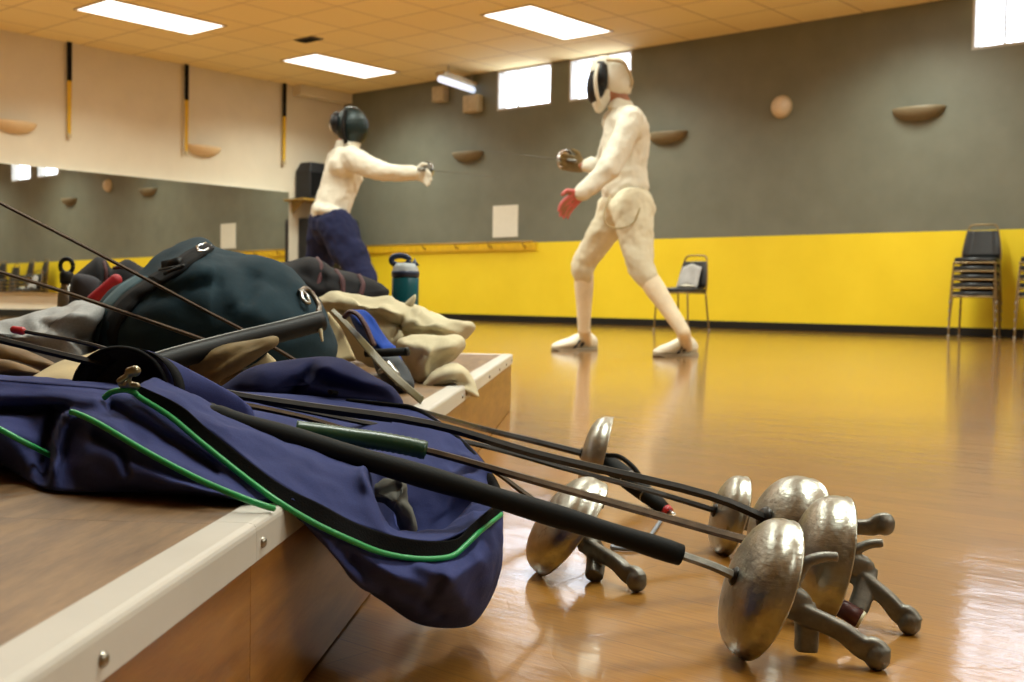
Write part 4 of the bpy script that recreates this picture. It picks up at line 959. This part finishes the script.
def shoe(mb_up, mb_sole, heel, toe, s=1.):
    h, t = V(heel), V(toe); d = (t-h); d.z = 0; L = d.length; d.normalize(); sd = V((-d.y, d.x, 0)); up = V((0, 0, 1)); h = V((h.x, h.y, 0)); rings = []; so = []
    for q, w, ht, z0 in ((0, .022, .04, .012), (.04, .036, .09, .010), (.15, .040, .112, .010), (.3, .039, .115, .010), (.45, .040, .098, .010), (.62, .048, .078, .010), (.8, .050, .064, .012), (.93, .038, .05, .014), (1., .016, .034, .018)):
        c = h+d*(L*q); rr = []
        for a in [2*PI*k/18 for k in range(18)]:
            x, y = math.cos(a), math.sin(a); rr.append(c+sd*(w*s*x*(1 if y < 0 else (1-.25*y)))+up*(z0+(ht-z0)*s*(.5+.5*y)))
        rings.append(rr)
        so.append([c+sd*(w+.003)*s+up*(.001+(.008 if q > .95 else 0)), c-sd*(w+.003)*s+up*(.001+(.008 if q > .95 else 0)), c-sd*(w+.002)*s+up*.018, c+sd*(w+.002)*s+up*.018])
    mb_up.loft(rings); mb_sole.loft([r[::-1] for r in so])

M['shaded_skin'] = simple('shaded_tan_skin', '9a6444', .55, var=.06)  # skin colour darkened to carry the shade at the neck opening
def fencer_white():
    D = 6.95; J = lambda x, y, d=D: P(x, y, d)
    neck, chest, waist, hip = J(622, 106), J(626, 138), J(626, 176), J(627, 203)
    shN, shF = J(630, 124, 6.76), J(619, 124, 7.14)
    elN, wrN = J(608, 170, 6.62), J(580, 194, 6.60)
    elF, wrF = J(604, 168, 7.30), J(582, 166, 7.32)
    hpN, hpF = J(632, 208, 6.84), J(619, 208, 7.04)
    knN, anN = J(640, 266, 6.72), J(683, 331, 6.62)
    knF, anF = J(584, 262, 7.20), J(584, 329, 7.34)
    toeN, heelN = PZ(656, 357, 0), PZ(694, 355, 0); toeF, heelF = PZ(553, 351, 0), PZ(595, 350, 0)
    r = thing('person', 'fencer all in white on the right, stepping left with bare hand low', 'person', V((hip.x, hip.y, 0)))
    # the body, one surface
    b = MB(); head = J(611, 84, D)
    ell(b, head, (.085, .075, .115), .15); ell(b, head+V((-.075, 0, -.02)), (.03, .02, .03)); b.capsule(head+V((-.08, 0, -.005)), head+V((-.1, 0, -.035)), .012, .015)
    limb(b, [(head+V((.03, 0, -.04)), .058), (neck, .06), (chest, .13), (waist, .115), (hip, .125)])
    limb(b, [(chest+V((0, 0, .1)), .08), (shN, .06), (elN, .042), (wrN, .028)]); limb(b, [(chest+V((0, 0, .1)), .08), (shF, .06), (elF, .042), (wrF, .028)])
    limb(b, [(hpN, .10), (knN, .06), (knN.lerp(anN, .35), .056), (anN, .036)]); limb(b, [(hpF, .10), (knF, .06), (knF.lerp(anF, .35), .056), (anF, .036)])
    hd = J(570, 203, 6.6)
    hand_mesh(b, wrN, hd, V((-.2, -.3, .6)), 1.08, V((.1, -.1, -.8)))
    body = obj('body', b, M['shaded_skin'], r, remesh=.0075, relax=3)
    h = MB(); hand_mesh(h, wrN.lerp(hd, -.05), hd+V((-.001, 0, 0)), V((-.2, -.3, .6)), 1.16, V((.1, -.1, -.8)))
    obj('hand_skin', h, M['hand'], body, remesh=.006, relax=2)
    # jacket
    j = MB(); limb(j, [(J(622, 110), .075), (J(625, 126), .125), (J(626, 142), .150), (J(624, 168), .140), (J(624, 188), .142)])
    ell(j, J(631, 130), (.105, .185, .13)); ell(j, J(616, 148), (.085, .13, .15)); ell(j, J(627, 188), (.128, .158, .075))
    limb(j, [(J(628, 122, 6.88), .105), (shN, .080), (elN, .066), (J(592, 184, 6.61), .056), (J(582, 193, 6.60), .048)])
    limb(j, [(J(618, 122, 7.05), .10), (shF, .082), (elF, .066), (J(592, 166, 7.31), .055), (J(586, 166, 7.32), .048)])
    j.v = [v+wrinkle(v, .006, 16, 2) for v in j.v]
    jk = obj('jacket', j, M['white_fab'], r, remesh=.010, relax=3, folds=(.034, .10))
    obj('collar', MB().tube([J(618, 112), J(622, 101)], [.075, .068], 20, [.072, .065]), M['white_fab'], jk, remesh=.008, relax=3)
    wr_ = M['white_fab'].name
    # breeches
    q = MB(); limb(q, [(J(626, 190), .12), (J(627, 200), .140)]); ell(q, J(634, 205), (.12, .17, .12))
    limb(q, [(hpN, .132), (hpN.lerp(knN, .5), .108), (knN, .080), (knN.lerp(anN, .14), .074), (knN.lerp(anN, .2), .060)])
    limb(q, [(hpF, .130), (hpF.lerp(knF, .5), .100), (knF, .078), (knF.lerp(anF, .16), .070), (knF.lerp(anF, .22), .058)])
    q.v = [v+wrinkle(v, .009, 13, 5) for v in q.v]
    bq = obj('breeches', q, M['breeches'], r, remesh=.010, relax=3, folds=(.045, .12))
    # strap of the breeches hanging at the hip
    obj('side_zip', MB().tube(spline([J(610, 196, 6.72), J(604, 215, 6.70), J(608, 226, 6.68), J(622, 228, 6.66), J(634, 222, 6.66), J(640, 208, 6.66)], 24), .0055, 8), simple('breeches_seam', 'a89a74', .8), bq)
    for nm, kn, an, toe, heel in (('n', knN, anN, toeN, heelN), ('f', knF, anF, toeF, heelF)):
        s = MB(); limb(s, [(kn.lerp(an, .12), .062), (kn.lerp(an, .36), .062), (kn.lerp(an, .65), .050), (an, .041)]); m_ = V((heel.x, heel.y, .05)).lerp(V((toe.x, toe.y, .05)), .2); s.capsule(an, m_, .042, .04)
        obj('sock', s, M['sock'], r, remesh=.009, relax=3)
        u, so = MB(), MB(); shoe(u, so, heel, toe, 1.12)
        sh = obj('shoe', u, M['shoe'], r); obj('sole', so, M['sole'], sh, smooth=False)
        hh, tt_ = V((heel.x, heel.y, 0)), V((toe.x, toe.y, 0)); dd = (tt_-hh); L = dd.length; dd.normalize(); sdv = V((dd.y, -dd.x, 0)); sdv = sdv if sdv.dot(CF) < 0 else -sdv
        for k, (a, z, ln) in enumerate(((.38, .055, .05), (.55, .042, .045))):
            c = hh+dd*(L*a)+sdv*.043+V((0, 0, z)); obj('stripe', MB().capsule(c+dd*ln*.5+V((0, 0, -.018)), c-dd*ln*.5+V((0, 0, .02)), .012, .009, 10), M['shoe_blk'], sh)
    # glove on the sword hand
    gl_ = MB(); hF = J(573, 164, 7.33); hand_mesh(gl_, wrF, hF, V((0, -.1, 1)), 1.25, (hF-J(566, 158, 7.33)).normalized()*-.2+V((-.2, -1.0, -.2)))
    obj('glove', gl_, M['leather'], r, remesh=.008, relax=3)
    # mask
    mk_ = thing_part = MB(); c = J(606, 82, D)
    ax = V((-.96, 0, -.28)); 
    ell(mk_, J(600, 82, D), (.080, .100, .145), .22)
    obj('mask_mesh', mk_, M['mask_blk'], r, remesh=.008, relax=2)
    hd_ = MB(); ell(hd_, J(614, 77, D), (.10, .115, .125), .1); ell(hd_, J(619, 84, D), (.085, .10, .085)); hd_.capsule(J(605, 72, D), J(606, 94, D), .10, .058)
    ms = obj('mask_hood', hd_, M['white_fab'], r, remesh=.008, relax=3)
    bb = MB(); limb(bb, [(J(603, 92, D), .075), (J(600, 102, D), .052), (J(599, 108, D), .032)])
    obj('bib', bb, M['white_fab'], ms, remesh=.008, relax=3)
    sp_ = MB(); rows_ = [[J(x, y, D-.118+.02*abs(x-603)/6) for x in (598, 601, 604, 607)] for y in (60.5, 66, 74, 82, 87)]
    rows_ = [[v+CF*(.035 if i in (0, 4) else .008 if i == 3 else .012 if i == 1 else 0) for v in rw] for i, rw in enumerate(rows_)]
    obj('side_panel', MB().loft(rows_, False), M['mask_blk'], ms, solid=.016)
    obj('mask_trim', MB().tube(spline([J(604, 61, 6.90), J(598, 66, 6.86), J(595.5, 78, 6.835), J(596.5, 92, 6.85), J(600, 104, 6.9)], 24), .013, 10, .009), M['white_fab'], ms)
    obj('back_strap', MB().tube(spline([J(606, 60, 6.84), J(622, 62, 6.83), J(629, 72, 6.85), J(632, 82, 6.88), J(630, 87, 6.9)], 20), .010, 8), M['offwhite'], ms)
    # sword in the raised hand
    g0 = J(566, 160, 7.33); axx = (V((-.72, .66, .16))).normalized()
    s = thing('epee', 'sword with shining guard held up by the white fencer', 'fencing sword', g0)
    m = Matrix.Translation(g0) @ frame_for(axx, 0)
    obj('guard', guard_mesh(.0675, .045).xf(m), M['chrome'], s)
    obj('blade', MB().tube([g0+axx*.04, g0+axx*.45, g0+axx*.92], [.0032, .0022, .0013], 6), M['thin_steel'], s)
    obj('grip', MB().capsule(g0+axx*.02, g0-axx*.08, .012, .013, 12), M['alu'], s)
    return r
def fencer_navy():
    D = 8.5; J = lambda x, y, d=D: P(x, y, d)
    neck, chest, waist, hip = J(347, 146), J(344, 168), J(335, 200), J(330, 220)
    shN, shF = J(353, 160, 8.33), J(338, 160, 8.72)
    elN, wrN = J(388, 172.5, 8.28), J(415, 173.5, 8.27)
    elF, wrF = J(330, 188, 8.86), J(338, 200, 8.95)
    hpN, hpF = J(336, 226, 8.40), J(325, 226, 8.62)
    knN, anN = J(366, 284, 8.25), J(362, 333, 8.3); knF, anF = J(318, 284, 8.8), J(300, 332, 8.95)
    toeN, heelN = PZ(386, 343, 0), PZ(355, 342, 0); toeF, heelF = PZ(316, 339, 0), PZ(290, 339.5, 0)
    r = thing('person', 'fencer in white jacket and navy trousers on the left, right arm stretched out', 'person', V((hip.x, hip.y, 0)))
    b = MB(); head = J(349, 127)
    ell(b, head, (.085, .075, .115)); limb(b, [(head+V((-.02, 0, -.05)), .055), (neck, .058), (chest, .12), (waist, .11), (hip, .12)])
    limb(b, [(chest+V((0, 0, .08)), .07), (shN, .055), (elN, .04), (wrN, .028)]); limb(b, [(chest+V((0, 0, .08)), .07), (shF, .055), (elF, .04), (wrF, .028)])
    limb(b, [(hpN, .10), (knN, .06), (knN.lerp(anN, .35), .055), (anN, .036)]); limb(b, [(hpF, .10), (knF, .06), (knF.lerp(anF, .35), .055), (anF, .036)])
    hand_mesh(b, wrF, J(343, 206, 8.98), V((0, 0, 1)), 1., V((0, 0, -.5)))
    body = obj('body', b, M['skin'], r, remesh=.008, relax=3)
    j = MB(); limb(j, [(J(347, 149), .075), (J(346, 160), .12), (J(343, 174), .145), (J(336, 196), .135), (J(331, 212), .145)])
    ell(j, J(344, 168), (.12, .21, .13)); ell(j, J(331, 212), (.145, .18, .075), .25)
    limb(j, [(J(348, 160, 8.42), .105), (shN, .092), (J(370, 168, 8.3), .078), (elN, .070), (J(402, 173, 8.27), .060), (J(413, 173, 8.27), .056)])
    limb(j, [(chest, .1), (shF, .085), (elF, .068), (wrF, .05)])
    j.v = [v+wrinkle(v, .007, 14, 6) for v in j.v]
    jk = obj('jacket', j, M['white_fab'], r, remesh=.011, relax=3, folds=(.034, .10))
    obj('collar', MB().tube([J(346, 150), J(347, 142)], [.085, .078], 20), M['white_fab'], jk, remesh=.009, relax=3)
    q = MB(); limb(q, [(J(330, 213), .130), (J(330, 226), .145)])
    limb(q, [(hpN, .14), (hpN.lerp(knN, .5), .125), (knN, .098), (knN.lerp(anN, .5), .085), (anN, .07)])
    limb(q, [(hpF, .135), (hpF.lerp(knF, .5), .11), (knF, .09), (knF.lerp(anF, .5), .08), (anF, .07)])
    q.v = [v+wrinkle(v, .008, 13, 9) for v in q.v]
    obj('trousers', q, M['navy_pants'], r, remesh=.011, relax=3, folds=(.045, .12))
    for toe, heel in ((toeN, heelN), (toeF, heelF)):
        u, so = MB(), MB(); shoe(u, so, heel, toe, 1.1); sh = obj('shoe', u, M['shoe'], r); obj('sole', so, M['sole'], sh, smooth=False)
    g = MB(); hN = J(421, 174.5, 8.27); hand_mesh(g, wrN, hN, V((0, -.2, 1)), 1.25, V((-.1, -.6, -.8)))
    obj('glove', g, M['white_fab'], r, remesh=.008, relax=3)
    m = MB(); ell(m, J(352, 126.5), (.125, .125, .150), -.1)
    ms = obj('mask_mesh', m, M['mask_grn'], r, remesh=.009, relax=2)
    k = MB(); k.tube(spline([J(346, 109.5, 8.37), J(344, 118, 8.37), J(343, 130, 8.37), J(346, 143, 8.4)], 16), .016, 10)
    obj('mask_trim', k, M['black'], ms)
    k = MB(); ell(k, J(337, 123), (.055, .10, .085)); obj('mask_back', k, M['mask_blk'], ms, remesh=.009, relax=2)
    obj('back_pad', ell(MB(), J(332.5, 126), (.022, .06, .04)), M['white_fab'], ms)
    bb = MB(); limb(bb, [(J(352, 138), .08), (J(352, 147), .06)]); obj('bib', bb, M['white_fab'], ms, remesh=.009, relax=2)
    g0 = J(426, 170, 8.27); axx = V((.55, .80, .04)).normalized()
    s = thing('epee', 'sword held at arm length by the fencer in navy trousers', 'fencing sword', g0)
    mm = Matrix.Translation(g0) @ frame_for(axx, 0)
    obj('guard', guard_mesh(.062, .04).xf(mm), M['chrome'], s)
    obj('blade', MB().tube([g0+axx*.04, g0+axx*.45, g0+axx*.92], [.0032, .0022, .0013], 6), M['thin_steel'], s)
    obj('grip', MB().capsule(g0+axx*.02, g0-axx*.08, .012, .013, 12), M['alu'], s)
fencer_white(); fencer_navy()
